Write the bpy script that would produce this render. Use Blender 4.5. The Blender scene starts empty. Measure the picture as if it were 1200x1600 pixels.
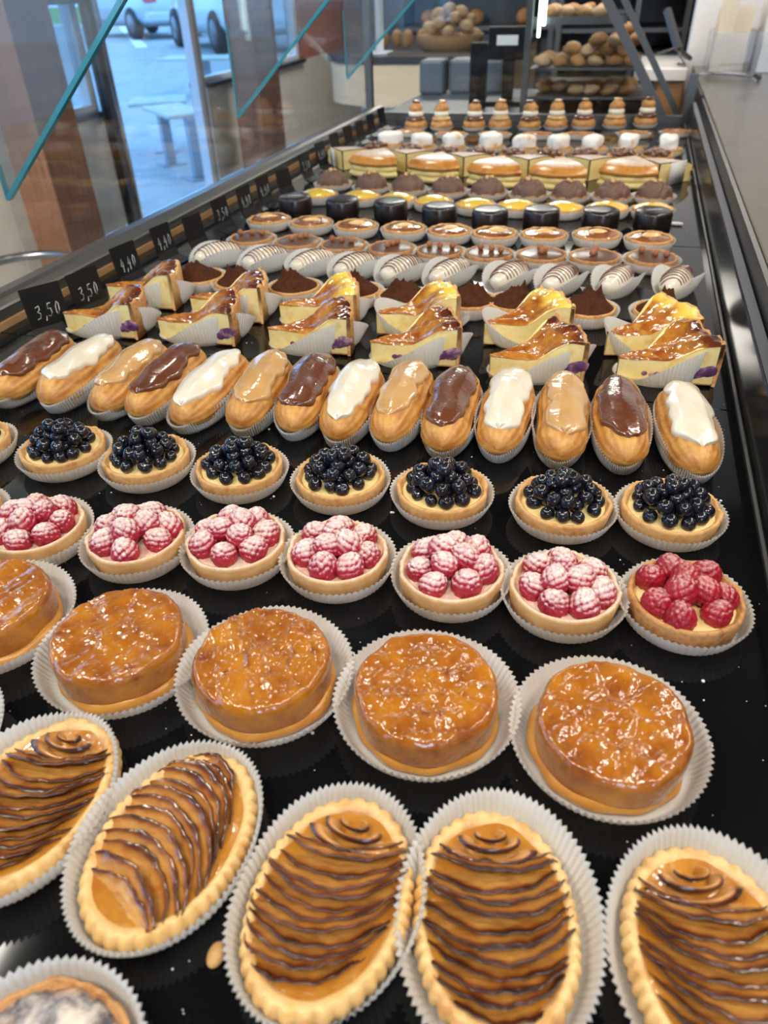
import bpy, math, random
import numpy as np
from mathutils import Matrix, Vector
PI = math.pi
sc = bpy.context.scene
COL = sc.collection
rad = math.radians

# ------------------------------------------------------------------ camera
FPX, CAMH = 1132.9, 0.37
Lv = np.array([425., -850., FPX]); Lv /= np.linalg.norm(Lv)
Vv = np.array([52., 1536., FPX]); Vv /= np.linalg.norm(Vv)
RY = Lv; RZ = -Vv; RX = np.cross(RY, RZ)
RW = np.stack([RX, RY, RZ])                      # world <- camera(x right, y down, z forward)

def P(px, py, z=0.0):
    """floor-plan spot of something seen in the photograph, at height z"""
    r = RW @ np.array([px - 600., py - 800., FPX])
    t = (z - CAMH) / r[2]
    return np.array([r[0] * t, r[1] * t, z])

cd = bpy.data.cameras.new('camera'); cam = bpy.data.objects.new('camera', cd); COL.objects.link(cam)
cd.sensor_fit = 'HORIZONTAL'; cd.sensor_width = 36.0; cd.lens = FPX / 1200 * 36
cd.clip_start = 0.02; cd.clip_end = 200
m = Matrix.Identity(4)
for i in range(3):
    m[i][0] = RW[i][0]; m[i][1] = -RW[i][1]; m[i][2] = -RW[i][2]
m[2][3] = CAMH
cam.matrix_world = m
cd.dof.use_dof = True; cd.dof.focus_distance = 0.62; cd.dof.aperture_fstop = 11
sc.camera = cam
sc.view_settings.view_transform = 'Standard'; sc.view_settings.look = 'None'
sc.view_settings.gamma = 1; sc.view_settings.exposure = 0.10
sc.view_settings.use_curve_mapping = False

# ------------------------------------------------------------------ materials
def _n(nt, kind, **kw):
    n = nt.nodes.new(kind)
    for k, v in kw.items(): setattr(n, k, v)
    return n

def rgb(c): return (c[0], c[1], c[2], 1.0)

def mat(name, cols, rough=0.5, scale=100., detail=4., bump=0.0, bscale=None, coat=0.0, coatr=0.06, sss=0.0,
        metal=0.0, spec=0.5, attr=None, sugar=None, rgh2=None, pos=None, translucent=0.0, emit=None, speck=None, stretch=None, bdet=5):
    mt = bpy.data.materials.new(name); mt.use_nodes = True
    nt = mt.node_tree; nt.nodes.clear()
    out = _n(nt, 'ShaderNodeOutputMaterial'); bs = _n(nt, 'ShaderNodeBsdfPrincipled')
    L = nt.links.new
    if not isinstance(cols[0], (tuple, list)): cols = [cols]
    tc = _n(nt, 'ShaderNodeTexCoord'); oi = _n(nt, 'ShaderNodeObjectInfo')
    mul = _n(nt, 'ShaderNodeMath', operation='MULTIPLY'); mul.inputs[1].default_value = 37.0
    L(oi.outputs['Random'], mul.inputs[0])
    src = tc.outputs['Object']
    if stretch:
        mp = _n(nt, 'ShaderNodeMapping'); mp.inputs['Scale'].default_value = stretch
        L(src, mp.inputs[0]); src = mp.outputs[0]
    def noise(s, d, rough_=0.55):
        n = _n(nt, 'ShaderNodeTexNoise', noise_dimensions='4D')
        n.inputs['Scale'].default_value = s; n.inputs['Detail'].default_value = d; n.inputs['Roughness'].default_value = rough_
        L(src, n.inputs['Vector']); L(mul.outputs[0], n.inputs['W'])
        return n.outputs['Fac']
    def ramp(fac, cs, ps=None):
        r = _n(nt, 'ShaderNodeValToRGB')
        ps = ps or ([0.5] if len(cs) == 1 else [0.32 + 0.36 * i / (len(cs) - 1) for i in range(len(cs))])
        e = r.color_ramp.elements
        while len(e) < len(cs): e.new(0.5)
        while len(e) > max(1, len(cs)): e.remove(e[-1])
        for i, (c, p_) in enumerate(zip(cs, ps)):
            e[i].position = p_; e[i].color = rgb(c)
        L(fac, r.inputs[0]); return r.outputs[0]
    if len(cols) == 1 and not attr and not sugar:
        bs.inputs['Base Color'].default_value = rgb(cols[0]); c = None
    else:
        if len(cols) == 1:
            r0 = _n(nt, 'ShaderNodeRGB'); r0.outputs[0].default_value = rgb(cols[0]); c = r0.outputs[0]
        else: c = ramp(noise(scale, detail), cols, pos)
    def mix(fac, a, b):
        mx = _n(nt, 'ShaderNodeMix', data_type='RGBA')
        L(fac, mx.inputs[0]); L(a, mx.inputs[6]); L(b, mx.inputs[7]); return mx.outputs[2]
    def math_(op, a, b=None, clamp=False):
        q = _n(nt, 'ShaderNodeMath', operation=op, use_clamp=clamp)
        for i, v in enumerate((a, b)):
            if v is None: continue
            if isinstance(v, (int, float)): q.inputs[i].default_value = v
            else: L(v, q.inputs[i])
        return q.outputs[0]
    if attr:                                          # browning etc. that belongs to the food: (colours, positions)
        at = _n(nt, 'ShaderNodeAttribute', attribute_name='t')
        f = at.outputs['Fac']
        f2 = math_('ADD', f, math_('MULTIPLY', math_('SUBTRACT', noise(attr[2] if len(attr) > 2 else scale * 1.7, 4), 0.5), attr[3] if len(attr) > 3 else 0.35))
        ra = _n(nt, 'ShaderNodeValToRGB'); e = ra.color_ramp.elements
        cs, ps = attr[0], attr[1]
        while len(e) < len(cs): e.new(0.5)
        for i in range(len(cs)):
            e[i].position = ps[i]; e[i].color = rgb(cs[i])
        L(f2, ra.inputs[0])
        fade = math_('MULTIPLY', f2, 2.6, True)
        c = mix(fade, c, ra.outputs[0])
    if sugar:                                         # icing sugar lying on what faces up
        g = _n(nt, 'ShaderNodeNewGeometry'); sx = _n(nt, 'ShaderNodeSeparateXYZ'); L(g.outputs['Normal'], sx.inputs[0])
        nz = noise(sugar[1], 5, 0.7)
        a = math_('ADD', sx.outputs[2], math_('MULTIPLY', math_('SUBTRACT', nz, 0.5), sugar[2]))
        a = math_('MULTIPLY', math_('SUBTRACT', a, sugar[0]), sugar[3], True)
        w = _n(nt, 'ShaderNodeRGB'); w.outputs[0].default_value = (0.86, 0.82, 0.78, 1)
        c = mix(a, c, w.outputs[0])
        rr = math_('ADD', math_('MULTIPLY', a, 0.5), rough, True); L(rr, bs.inputs['Roughness'])
    if speck:                                         # (density, threshold, colour)
        vz = _n(nt, 'ShaderNodeTexVoronoi'); vz.inputs['Scale'].default_value = speck[0]; L(src, vz.inputs['Vector'])
        k = math_('LESS_THAN', vz.outputs['Distance'], speck[1])
        w = _n(nt, 'ShaderNodeRGB'); w.outputs[0].default_value = rgb(speck[2])
        if c is None:
            r0 = _n(nt, 'ShaderNodeRGB'); r0.outputs[0].default_value = rgb(cols[0]); c = r0.outputs[0]
        c = mix(k, c, w.outputs[0])
    if c is not None: L(c, bs.inputs['Base Color'])
    if not sugar: bs.inputs['Roughness'].default_value = rough
    if rgh2:
        rr = math_('ADD', rough, math_('MULTIPLY', noise(rgh2[0], 3), rgh2[1]), True); L(rr, bs.inputs['Roughness'])
    bs.inputs['Metallic'].default_value = metal; bs.inputs['Specular IOR Level'].default_value = spec
    bs.inputs['Coat Weight'].default_value = coat; bs.inputs['Coat Roughness'].default_value = coatr
    if sss:
        bs.inputs['Subsurface Weight'].default_value = sss; bs.inputs['Subsurface Radius'].default_value = (1, .5, .25)
        bs.inputs['Subsurface Scale'].default_value = 0.004
    if emit:
        bs.inputs['Emission Color'].default_value = rgb(emit[0]); bs.inputs['Emission Strength'].default_value = emit[1]
    if bump:
        b = _n(nt, 'ShaderNodeBump'); b.inputs['Strength'].default_value = 1.0; b.inputs['Distance'].default_value = bump
        L(noise(bscale or scale, bdet, 0.6 if bdet > 3 else .4), b.inputs['Height']); L(b.outputs[0], bs.inputs['Normal'])
        if coat: L(b.outputs[0], bs.inputs['Coat Normal'])
    sh = bs.outputs[0]
    if translucent:
        tr = _n(nt, 'ShaderNodeBsdfTranslucent'); tr.inputs[0].default_value = rgb(cols[0])
        ms = _n(nt, 'ShaderNodeMixShader'); ms.inputs[0].default_value = translucent
        L(sh, ms.inputs[1]); L(tr.outputs[0], ms.inputs[2]); sh = ms.outputs[0]
    L(sh, out.inputs[0])
    return mt

def glass(name, tint, ior=1.45, haze=0.0, hazecol=(.5, .55, .6)):
    mt = bpy.data.materials.new(name); mt.use_nodes = True
    nt = mt.node_tree; nt.nodes.clear(); L = nt.links.new
    out = _n(nt, 'ShaderNodeOutputMaterial'); tr = _n(nt, 'ShaderNodeBsdfTransparent'); gl = _n(nt, 'ShaderNodeBsdfGlossy')
    tr.inputs[0].default_value = rgb(tint); gl.inputs['Roughness'].default_value = 0.02
    fr = _n(nt, 'ShaderNodeFresnel'); ge = _n(nt, 'ShaderNodeNewGeometry'); mr = _n(nt, 'ShaderNodeMapRange')
    mr.inputs['To Min'].default_value = ior; mr.inputs['To Max'].default_value = 1 / ior
    L(ge.outputs['Backfacing'], mr.inputs['Value']); L(mr.outputs[0], fr.inputs['IOR'])
    ms = _n(nt, 'ShaderNodeMixShader'); L(fr.outputs[0], ms.inputs[0]); L(tr.outputs[0], ms.inputs[1]); L(gl.outputs[0], ms.inputs[2])
    sh = ms.outputs[0]
    if haze:
        df = _n(nt, 'ShaderNodeBsdfDiffuse'); df.inputs[0].default_value = rgb(hazecol)
        nz = _n(nt, 'ShaderNodeTexNoise'); nz.inputs['Scale'].default_value = 9; nz.inputs['Detail'].default_value = 8; nz.inputs['Roughness'].default_value = .7
        tc = _n(nt, 'ShaderNodeTexCoord'); L(tc.outputs['Object'], nz.inputs['Vector'])
        mu = _n(nt, 'ShaderNodeMath', operation='MULTIPLY'); mu.inputs[1].default_value = haze * 2; L(nz.outputs['Fac'], mu.inputs[0])
        m2 = _n(nt, 'ShaderNodeMixShader'); L(mu.outputs[0], m2.inputs[0]); L(sh, m2.inputs[1]); L(df.outputs[0], m2.inputs[2]); sh = m2.outputs[0]
    L(sh, out.inputs[0]); return mt

M = {}
def dm(key, *a, **k): M[key] = mat(key, *a, **k)
dm('paper', [(.84, .83, .80)], rough=.75, translucent=.32, spec=.2)
dm('paper_dull', [(.74, .71, .66), (.80, .78, .74)], rough=.75, translucent=.3, spec=.2, scale=60)
dm('crust', [(.56, .28, .085), (.68, .40, .16), (.50, .22, .06)], rough=.65, scale=90, bump=.0004, bscale=420)
dm('crust_sugar', [(.58, .31, .11), (.70, .43, .19)], rough=.65, scale=90, bump=.0004, bscale=420, sugar=(.52, 260, 1.3, 1.0))
dm('crust_brown', [(.40, .17, .05), (.58, .30, .11), (.34, .13, .04)], rough=.6, scale=120, bump=.0006, bscale=420)
dm('puff', [(.72, .43, .14), (.82, .56, .24), (.58, .27, .06)], rough=.42, scale=60, bump=.0008, bscale=240, coat=.35, coatr=.2, attr=([(.8, .5, .2), (.45, .18, .05), (.12, .04, .015)], [0, .5, 1.0], 120, .5))
dm('custard', [(.90, .72, .34), (.86, .66, .28)], rough=.4, scale=60, sss=.2)
dm('sugar_fill', [(.80, .70, .58), (.70, .38, .30)], rough=.7, scale=140)
dm('rasp', [(.32, .010, .03), (.46, .025, .05)], rough=.32, scale=60, sss=.25, spec=.5, sugar=(.38, 330, 1.5, 1.2))
dm('rasp_bare', [(.28, .008, .02), (.40, .018, .035)], rough=.28, scale=60, sss=.25, sugar=(.78, 330, 1.3, 1.2))
dm('blueberry', [(.003, .003, .006), (.007, .008, .018)], rough=.30, scale=120, spec=.3, coat=.8, coatr=.03)
dm('tatin', [(.52, .195, .008), (.36, .105, .006), (.20, .043, .004)], rough=.25, scale=38, detail=5, bump=0.00055, bscale=330, bdet=1.5, coat=1.0, coatr=.05,
   attr=([(.5, .2, .02), (.26, .065, .008), (.14, .03, .005)], [0, .5, 1.0], 120, .6))
dm('tatin_base', [(.62, .30, .05), (.48, .19, .025)], rough=.4, scale=70, coat=.5, coatr=.15, bump=.0004, bscale=300)
dm('compote', [(.56, .26, .035), (.42, .15, .018)], rough=.25, scale=70, coatr=.05, coat=1, bump=0.00060, bscale=220, bdet=1.5, sss=.2)
dm('apple', [(.50, .21, .04), (.64, .34, .09), (.38, .135, .022)], rough=.3, scale=95, coat=.75, coatr=.05, bump=0.00060, bscale=260, bdet=1.5,
   attr=([(.48, .19, .035), (.27, .075, .012), (.08, .017, .005), (.02, .006, .003)], [0.05, .28, .52, .85], 75, .60), stretch=(.6, 1.2, 1))
dm('choux', [(.56, .25, .05), (.68, .37, .10), (.44, .165, .03)], rough=.42, scale=60, bump=.0011, bscale=150, attr=([(.52, .22, .045), (.38, .13, .022), (.25, .075, .013)], [0, .5, 1.0], 110, .5), sss=.05)
dm('choux_brown', [(.48, .20, .05), (.60, .30, .09), (.40, .15, .035)], rough=.5, scale=70, bump=.0005, bscale=170, coat=.2)
dm('choc_glaze', [(.105, .028, .010), (.15, .045, .017)], rough=.25, scale=50, coat=1, coatr=.05, bump=0.00040, bscale=200, bdet=1.5)
dm('white_glaze', [(.76, .67, .52), (.82, .75, .62)], rough=.3, scale=40, coat=1, coatr=.05, bump=0.00040, bscale=190, bdet=1.5)
dm('coffee_glaze', [(.55, .30, .10), (.62, .37, .15)], rough=.25, scale=40, coat=1, coatr=.05, bump=0.00040, bscale=200, bdet=1.5)
dm('cream', [(.90, .84, .70)], rough=.45, sss=.2)
dm('flan', [(.88, .66, .22), (.92, .76, .36), (.80, .55, .16)], rough=.5, scale=60, sss=.15, bump=.0003, bscale=300)
dm('flan_top', [(.40, .12, .012), (.26, .06, .008), (.52, .20, .025), (.12, .03, .006)], rough=.2, scale=38, detail=5, coat=1, coatr=.05, bump=0.00090, bscale=170, bdet=1.5,
   attr=([(.6, .25, .03), (.14, .03, .008), (.05, .012, .006)], [0, .6, 1.0], 90, .9))
dm('flan_top_yellow', [(.46, .14, .012), (.30, .07, .008), (.62, .30, .03)], rough=.2, scale=38, detail=5, coat=1, coatr=.05, bump=0.00090, bscale=170, bdet=1.5,
   attr=([(.6, .25, .03), (.85, .58, .08), (.90, .70, .18)], [0, .6, 1.0], 90, .6))
dm('bilberry', [(.07, .02, .09), (.16, .06, .16), (.5, .32, .32)], rough=.4, scale=110)
dm('cocoa', [(.055, .018, .009), (.085, .03, .015)], rough=.95, scale=200, bump=.0006, bscale=420, spec=.1)
dm('choc_matte', [(.10, .04, .022), (.14, .06, .035)], rough=.35, scale=60, coat=.4, coatr=.15)
dm('choc_dark', [(.014, .008, .007)], rough=.3, coat=.5, coatr=.15)
dm('choc_cream', [(.13, .065, .045), (.17, .09, .06)], rough=.5, scale=90, bump=.0003, bscale=200)
dm('nut', [(.30, .10, .04), (.40, .16, .06)], rough=.5, scale=120)
dm('nut_pale', [(.72, .45, .20), (.62, .34, .12)], rough=.5, scale=120)
dm('pecan', [(.09, .028, .012), (.20, .07, .025)], rough=.25, scale=150, coat=.8, bump=.001, bscale=200)
dm('lemon', [(.88, .56, .06), (.92, .64, .10)], rough=.2, scale=40, coat=1, coatr=.05, bump=0.00060, bscale=150, bdet=1.5)
dm('caramel', [(.22, .06, .012), (.34, .11, .02), (.14, .035, .01)], rough=.2, scale=90, coat=1, coatr=.05, bump=0.00070, bscale=170, bdet=1.5)
dm('apricot', [(.80, .48, .16), (.86, .58, .26)], rough=.25, scale=50, coat=.8, bump=.0004, bscale=150)
dm('brioche', [(.52, .19, .025), (.60, .26, .045), (.40, .12, .018)], rough=.3, scale=45, coat=.5, coatr=.2, sugar=(.88, 170, .35, 5))
dm('brioche_crumb', [(.84, .64, .24), (.88, .72, .36)], rough=.7, scale=110, bump=.0008, bscale=240)
dm('pastry_cream', [(.84, .64, .24)], rough=.4, sss=.1)
dm('meringue', [(.90, .87, .82), (.90, .87, .82), (.72, .40, .12)], rough=.5, scale=28, detail=2, pos=[.3, .58, .72], sss=.1)
dm('red_jelly', [(.30, .03, .03), (.40, .06, .05)], rough=.2, scale=60, coat=1)
dm('flour_top', [(.62, .36, .18), (.50, .26, .12), (.06, .06, .085), (.66, .58, .50)], rough=.8, scale=45, bump=.001, bscale=180, sugar=(.75, 160, 1.4, 1.0), pos=[.3, .42, .52, .64])
# setting
dm('tray_black', [(.004, .004, .0045)], rough=.02, spec=.3, rgh2=(6, .10), speck=(420, .035, (.25, .24, .22)))
dm('alu', [(.20, .195, .185), (.25, .245, .235)], rough=.35, metal=.85, scale=5, stretch=(1, .05, 1))
dm('steel', [(.20, .205, .215)], rough=.3, metal=.9)
dm('steel_grey', [(.12, .122, .125)], rough=.4, metal=.6)
dm('wood_strip', [(.36, .20, .09), (.44, .26, .12)], rough=.5, scale=30)
dm('black_plastic', [(.006, .006, .007)], rough=.4, spec=.3)
dm('black_wall', [(.012, .012, .013), (.03, .03, .03)], rough=.16, scale=40)
dm('chalk', [(.75, .75, .74)], rough=.9)
dm('worktop', [(.098, .081, .060), (.135, .112, .085), (.08, .066, .049)], rough=.28, scale=9, detail=6, stretch=(1, .5, 1))
dm('plaster', [(.82, .82, .84), (.78, .78, .80)], rough=.9, scale=60, bump=.001, bscale=90)
dm('wall_grey', [(.58, .54, .48), (.64, .60, .54)], rough=.7, scale=3)
dm('floor_tile', [(.36, .33, .30), (.42, .39, .36)], rough=.35, scale=2)
dm('ceiling', [(.10, .09, .085)], rough=.9)
dm('timber', [(.10, .042, .022), (.14, .062, .034), (.07, .03, .016)], rough=.6, scale=12, stretch=(3, 3, .3))
dm('white_frame', [(.68, .72, .78)], rough=.4)
dm('beige_frame', [(.46, .41, .35)], rough=.5)
dm('dark_frame', [(.03, .028, .03)], rough=.3)
dm('beige_wood', [(.62, .50, .34), (.68, .56, .40)], rough=.5, scale=6, stretch=(.4, .4, 4))
dm('dark_top', [(.03, .03, .035)], rough=.3)
dm('asphalt', [(.34, .35, .36), (.40, .41, .42), (.30, .31, .32)], rough=.9, scale=2.2, detail=8)
dm('white_paint', [(.80, .80, .80)], rough=.8)
dm('grass', [(.10, .30, .04), (.18, .42, .07)], rough=.9, scale=8)
dm('bread', [(.34, .14, .04), (.50, .26, .09), (.22, .075, .02)], rough=.6, scale=25, bump=.002, bscale=70)
dm('bread_pale', [(.52, .30, .14), (.66, .46, .28), (.40, .19, .07)], rough=.7, scale=22, bump=.002, bscale=70)
dm('wicker', [(.30, .16, .07), (.40, .24, .11)], rough=.7, scale=60)
dm('car_silver', [(.50, .58, .66)], rough=.3, metal=.4, coat=.8)
dm('car_white', [(.70, .76, .78)], rough=.35, coat=.8)
dm('car_red', [(.55, .04, .05)], rough=.35, coat=.8)
dm('car_glass', [(.03, .04, .05)], rough=.1)
dm('rubber', [(.02, .02, .022)], rough=.8)
dm('tail_red', [(.65, .03, .04)], rough=.2, coat=1)
dm('table_top', [(.48, .50, .46)], rough=.6)
dm('table_leg', [(.30, .33, .38)], rough=.5, metal=.3)
dm('bag_cream', [(.80, .72, .58), (.76, .67, .52)], rough=.8, scale=20)
dm('bag_white', [(.80, .78, .74)], rough=.8)
dm('brick', [(.34, .12, .09), (.42, .17, .12)], rough=.8, scale=12)
dm('shelf_blue', [(.05, .075, .10), (.08, .10, .13)], rough=.4, scale=3)
dm('cabinet_wood', [(.42, .21, .08), (.50, .27, .11)], rough=.5, scale=8, stretch=(4, 4, .4))
dm('emitter', [(1, 1, 1)], emit=((.80, 1.0, .95), 6.0))
dm('label_white', [(.75, .78, .82)], rough=.6)
dm('spout', [(.35, .37, .40)], rough=.3, metal=.8)
M['glass'] = glass('glass', (.955, .975, .975))
M['glass_dusty'] = glass('glass_dusty', (.80, .84, .85), haze=.10)
M['glass_edge'] = mat('glass_edge', [(.08, .42, .50)], rough=.1, coat=1, spec=.8, translucent=.35)
M['acrylic'] = glass('acrylic', (.93, .94, .95), haze=.08, hazecol=(.8, .8, .82))

# ------------------------------------------------------------------ mesh helpers
MESH = {}
def mesh(name, V, F, mt, t=None, smooth=True):
    me = bpy.data.meshes.new(name)
    me.from_pydata([tuple(map(float, v)) for v in V], [], F)
    if smooth: me.polygons.foreach_set('use_smooth', [True] * len(me.polygons))
    if t is not None:
        a = me.attributes.new('t', 'FLOAT', 'POINT'); a.data.foreach_set('value', np.asarray(t, dtype=np.float32))
    me.materials.append(mt); me.update()
    return me

def ob(name, key, gen, mt, parent=None, loc=None, rot=None, scale=None, smooth=True):
    """one object; objects built from the same key share mesh data"""
    k = (key, mt.name)
    if key is None or k not in MESH:
        r = gen(); me = mesh(name, r[0], r[1], mt, r[2] if len(r) > 2 else None, smooth)
        if key is not None: MESH[k] = me
    else: me = MESH[k]
    o = bpy.data.objects.new(name, me); COL.objects.link(o)
    if parent is not None: o.parent = parent
    if loc is not None: o.location = loc
    if rot is not None: o.rotation_euler = rot
    if scale is not None: o.scale = scale if hasattr(scale, '__len__') else (scale,) * 3
    return o

def thing(name, label, cat, loc=(0, 0, 0), rz=0.0, group=None):
    o = bpy.data.objects.new(name, None); COL.objects.link(o)
    o.empty_display_size = .02
    o.location = tuple(map(float, loc)); o.rotation_euler = (0, 0, rz)
    tag(o, label, cat, group); return o

def tag(o, label, cat, group=None):
    o['label'] = label; o['category'] = cat
    if group: o['group'] = group
    return o

def struct(o, label=None):
    o['kind'] = 'structure'
    if label: o['label'] = label
    return o

def wob(V, s, seed, n=7):
    """smooth pseudo noise in [-1,1] per vertex"""
    r = np.random.RandomState(seed); V = np.asarray(V); out = np.zeros(len(V))
    for i in range(n):
        k = r.normal(size=3); k /= np.linalg.norm(k); out += np.sin((V @ k) * s * r.uniform(.6, 1.7) + r.uniform(0, 6.28))
    return out / math.sqrt(n) * .8

def gridf(nu, nv, wu=False, wv=False, off=0, flip=False):
    F = []
    for i in range(nu if wu else nu - 1):
        for j in range(nv if wv else nv - 1):
            a = i * nv + j; b = ((i + 1) % nu) * nv + j; c = ((i + 1) % nu) * nv + (j + 1) % nv; d = i * nv + (j + 1) % nv
            q = (a + off, b + off, c + off, d + off)
            F.append(q[::-1] if flip else q)
    return F

def revolve(prof, n=48, rf=None, sx=1, sy=1, top=True, bot=True):
    """profile [(r,z)] bottom/outside first; rf(theta,r,z)->(r,z) vectorised wobble"""
    th = np.linspace(0, 2 * PI, n, endpoint=False); V = []
    for (r, z) in prof:
        rr = np.full(n, r); zz = np.full(n, z)
        if rf: rr, zz = rf(th, rr, zz)
        V.append(np.stack([rr * np.cos(th) * sx, rr * np.sin(th) * sy, zz], 1))
    m_ = len(prof); V = np.concatenate(V)
    F = gridf(m_, n, False, True, flip=True)
    ex = []
    if bot: ex.append((0, 0, prof[0][1])); c = len(V); F += [(c, (j + 1) % n, j) for j in range(n)]
    if top:
        c = len(V) + len(ex); ex.append((0, 0, V[-n:, 2].mean())); b = (m_ - 1) * n
        F += [(c, b + j, b + (j + 1) % n) for j in range(n)]
    if ex: V = np.concatenate([V, np.array(ex)])
    return V, F

def ico(sub=3):
    k = ('ico', sub)
    if k not in MESH:
        import bmesh
        bm = bmesh.new(); bmesh.ops.create_icosphere(bm, subdivisions=sub, radius=1)
        MESH[k] = (np.array([v.co[:] for v in bm.verts]), [tuple(v.index for v in f.verts) for f in bm.faces]); bm.free()
    return MESH[k]

def join(*parts):
    V = []; F = []; T = []; o = 0
    for p in parts:
        v, f = p[0], p[1]; V.append(np.asarray(v, float)); F += [tuple(i + o for i in q) for q in f]
        T.append(np.asarray(p[2]) if len(p) > 2 else np.zeros(len(v))); o += len(v)
    return np.concatenate(V), F, np.concatenate(T)

def bx(x0, x1, y0, y1, z0, z1):
    V = np.array([(x, y, z) for x in (x0, x1) for y in (y0, y1) for z in (z0, z1)], float)
    return V, [(0, 1, 3, 2), (4, 6, 7, 5), (0, 4, 5, 1), (2, 3, 7, 6), (0, 2, 6, 4), (1, 5, 7, 3)]

def rbx(x0, x1, y0, y1, z0, z1, b=.002):
    """box with softened edges"""
    import bmesh
    bm = bmesh.new(); V, F = bx(x0, x1, y0, y1, z0, z1)
    vs = [bm.verts.new(v) for v in V]
    for f in F: bm.faces.new([vs[i] for i in f])
    bmesh.ops.recalc_face_normals(bm, faces=bm.faces)
    bmesh.ops.bevel(bm, geom=list(bm.edges), offset=b, segments=2, affect='EDGES', profile=.5)
    bm.verts.index_update()
    r = np.array([v.co[:] for v in bm.verts]), [tuple(v.index for v in f.verts) for f in bm.faces]
    bm.free(); return r

def bar(a, b, w, h=None, up=(0, 0, 1)):
    """rectangular bar between two points"""
    a = np.array(a, float); b = np.array(b, float); d = b - a; d /= np.linalg.norm(d)
    u = np.array(up, float)
    if abs(d @ u) > .95: u = np.array([1., 0, 0])
    s = np.cross(d, u); s /= np.linalg.norm(s); u = np.cross(s, d); h = h or w
    V = [p + sx * s * w / 2 + sz * u * h / 2 for p in (a, b) for sx in (-1, 1) for sz in (-1, 1)]
    return np.array(V), [(0, 1, 3, 2), (4, 6, 7, 5), (0, 4, 5, 1), (2, 3, 7, 6), (0, 2, 6, 4), (1, 5, 7, 3)]

def tube(pts, r, n=10, taper=None):
    pts = [np.array(p, float) for p in pts]; V = []; m_ = len(pts)
    for i, p in enumerate(pts):
        d = pts[min(i + 1, m_ - 1)] - pts[max(i - 1, 0)]; d /= np.linalg.norm(d)
        u = np.array([0, 0, 1.]) if abs(d[2]) < .9 else np.array([1., 0, 0])
        s = np.cross(d, u); s /= np.linalg.norm(s); u = np.cross(s, d)
        rr = r * (taper(i / (m_ - 1)) if taper else 1)
        for j in range(n):
            a = 2 * PI * j / n; V.append(p + s * math.cos(a) * rr + u * math.sin(a) * rr)
    F = gridf(m_, n, False, True, flip=True)
    F.append(tuple(range(n))); F.append(tuple(reversed(range((m_ - 1) * n, m_ * n))))
    return np.array(V), F

def ell(c, r, sub=3, wobs=0, ws=100, seed=0, rz=0):
    V, F = ico(sub); V = V * np.array(r)
    if wobs: V = V * (1 + wobs * wob(V, ws, seed))[:, None]
    if rz: V = V @ np.array([[math.cos(rz), math.sin(rz), 0], [-math.sin(rz), math.cos(rz), 0], [0, 0, 1]])
    return V + np.array(c), F

def sphere_dome(*a): pass

# ------------------------------------------------------------------ pastry pieces (all in metres, standing on z=0)
def g_case(rb, rt, h, n=64, amp=.0011, sx=1., sy=1., hm=None, fm=None, seed=0, rows=6):
    """fluted paper case: flat floor, pleated wall flaring out; hm/fm(theta) change height and flare"""
    per = 4; N = n * per; th = np.linspace(0, 2 * PI, N, endpoint=False)
    zig = np.abs(((th * n / (2 * PI)) % 1) * 2 - 1) * 2 - 1
    r = np.random.RandomState(seed)
    low = sum(r.uniform(-1, 1) * np.cos(k * th + r.uniform(0, 6.28)) for k in (2, 3, 5)) / 3
    hh = h * (1 + .07 * low) * (hm(th) if hm else 1); ff = (fm(th) if fm else 1)
    V = []
    for q in (0., .55, .97):
        V.append(np.stack([rb * q * np.cos(th) * sx, rb * q * np.sin(th) * sy, np.full(N, .0006)], 1))
    for i in range(1, rows + 1):
        s = i / rows; rr = rb + (rt - rb) * ff * (s ** .85) + amp * zig * (.25 + .75 * s) + .0012 * low * s
        V.append(np.stack([rr * np.cos(th) * sx, rr * np.sin(th) * sy, .0006 + hh * s], 1))
    return np.concatenate(V), gridf(len(V), N, False, True, flip=True)

def g_shell(ro, h, rim=.0035, depth=.006, n=72, sx=1, sy=1, seed=0, rb=None):
    rb = rb or ro * .93
    prof = [(rb * .6, .001), (rb, .001), (rb + (ro - rb) * .5, h * .5), (ro, h * .9), (ro - rim * .15, h), (ro - rim * .5, h + .0005), (ro - rim * .9, h - .0004), (ro - rim - .001, h - depth), (ro * .5, h - depth)]
    r = np.random.RandomState(seed); ph = r.uniform(0, 6.28, 4)
    def rf(th, rr, zz):
        w = .0005 * np.cos(7 * th + ph[0]) + .0004 * np.cos(13 * th + ph[1]) + .0003 * np.cos(29 * th + ph[2])
        return rr + w, zz + w * .8 * (zz > h * .6)
    return revolve(prof, n, rf, sx, sy)

def g_dome(r, z0, h, n=48, m_=10, wobs=0., ws=150, seed=0, sx=1, sy=1, p=2.0):
    prof = [(r * 1.0, z0 - .002)] + [(r * math.cos(a), z0 + h * (math.sin(a) ** (2 / p))) for a in np.linspace(0, PI / 2 * .97, m_)]
    V, F = revolve(prof, n, None, sx, sy, True, True)
    if wobs: V[:, 2] += wobs * wob(V, ws, seed) * (V[:, 2] > z0 + .0005)
    return V, F

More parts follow.
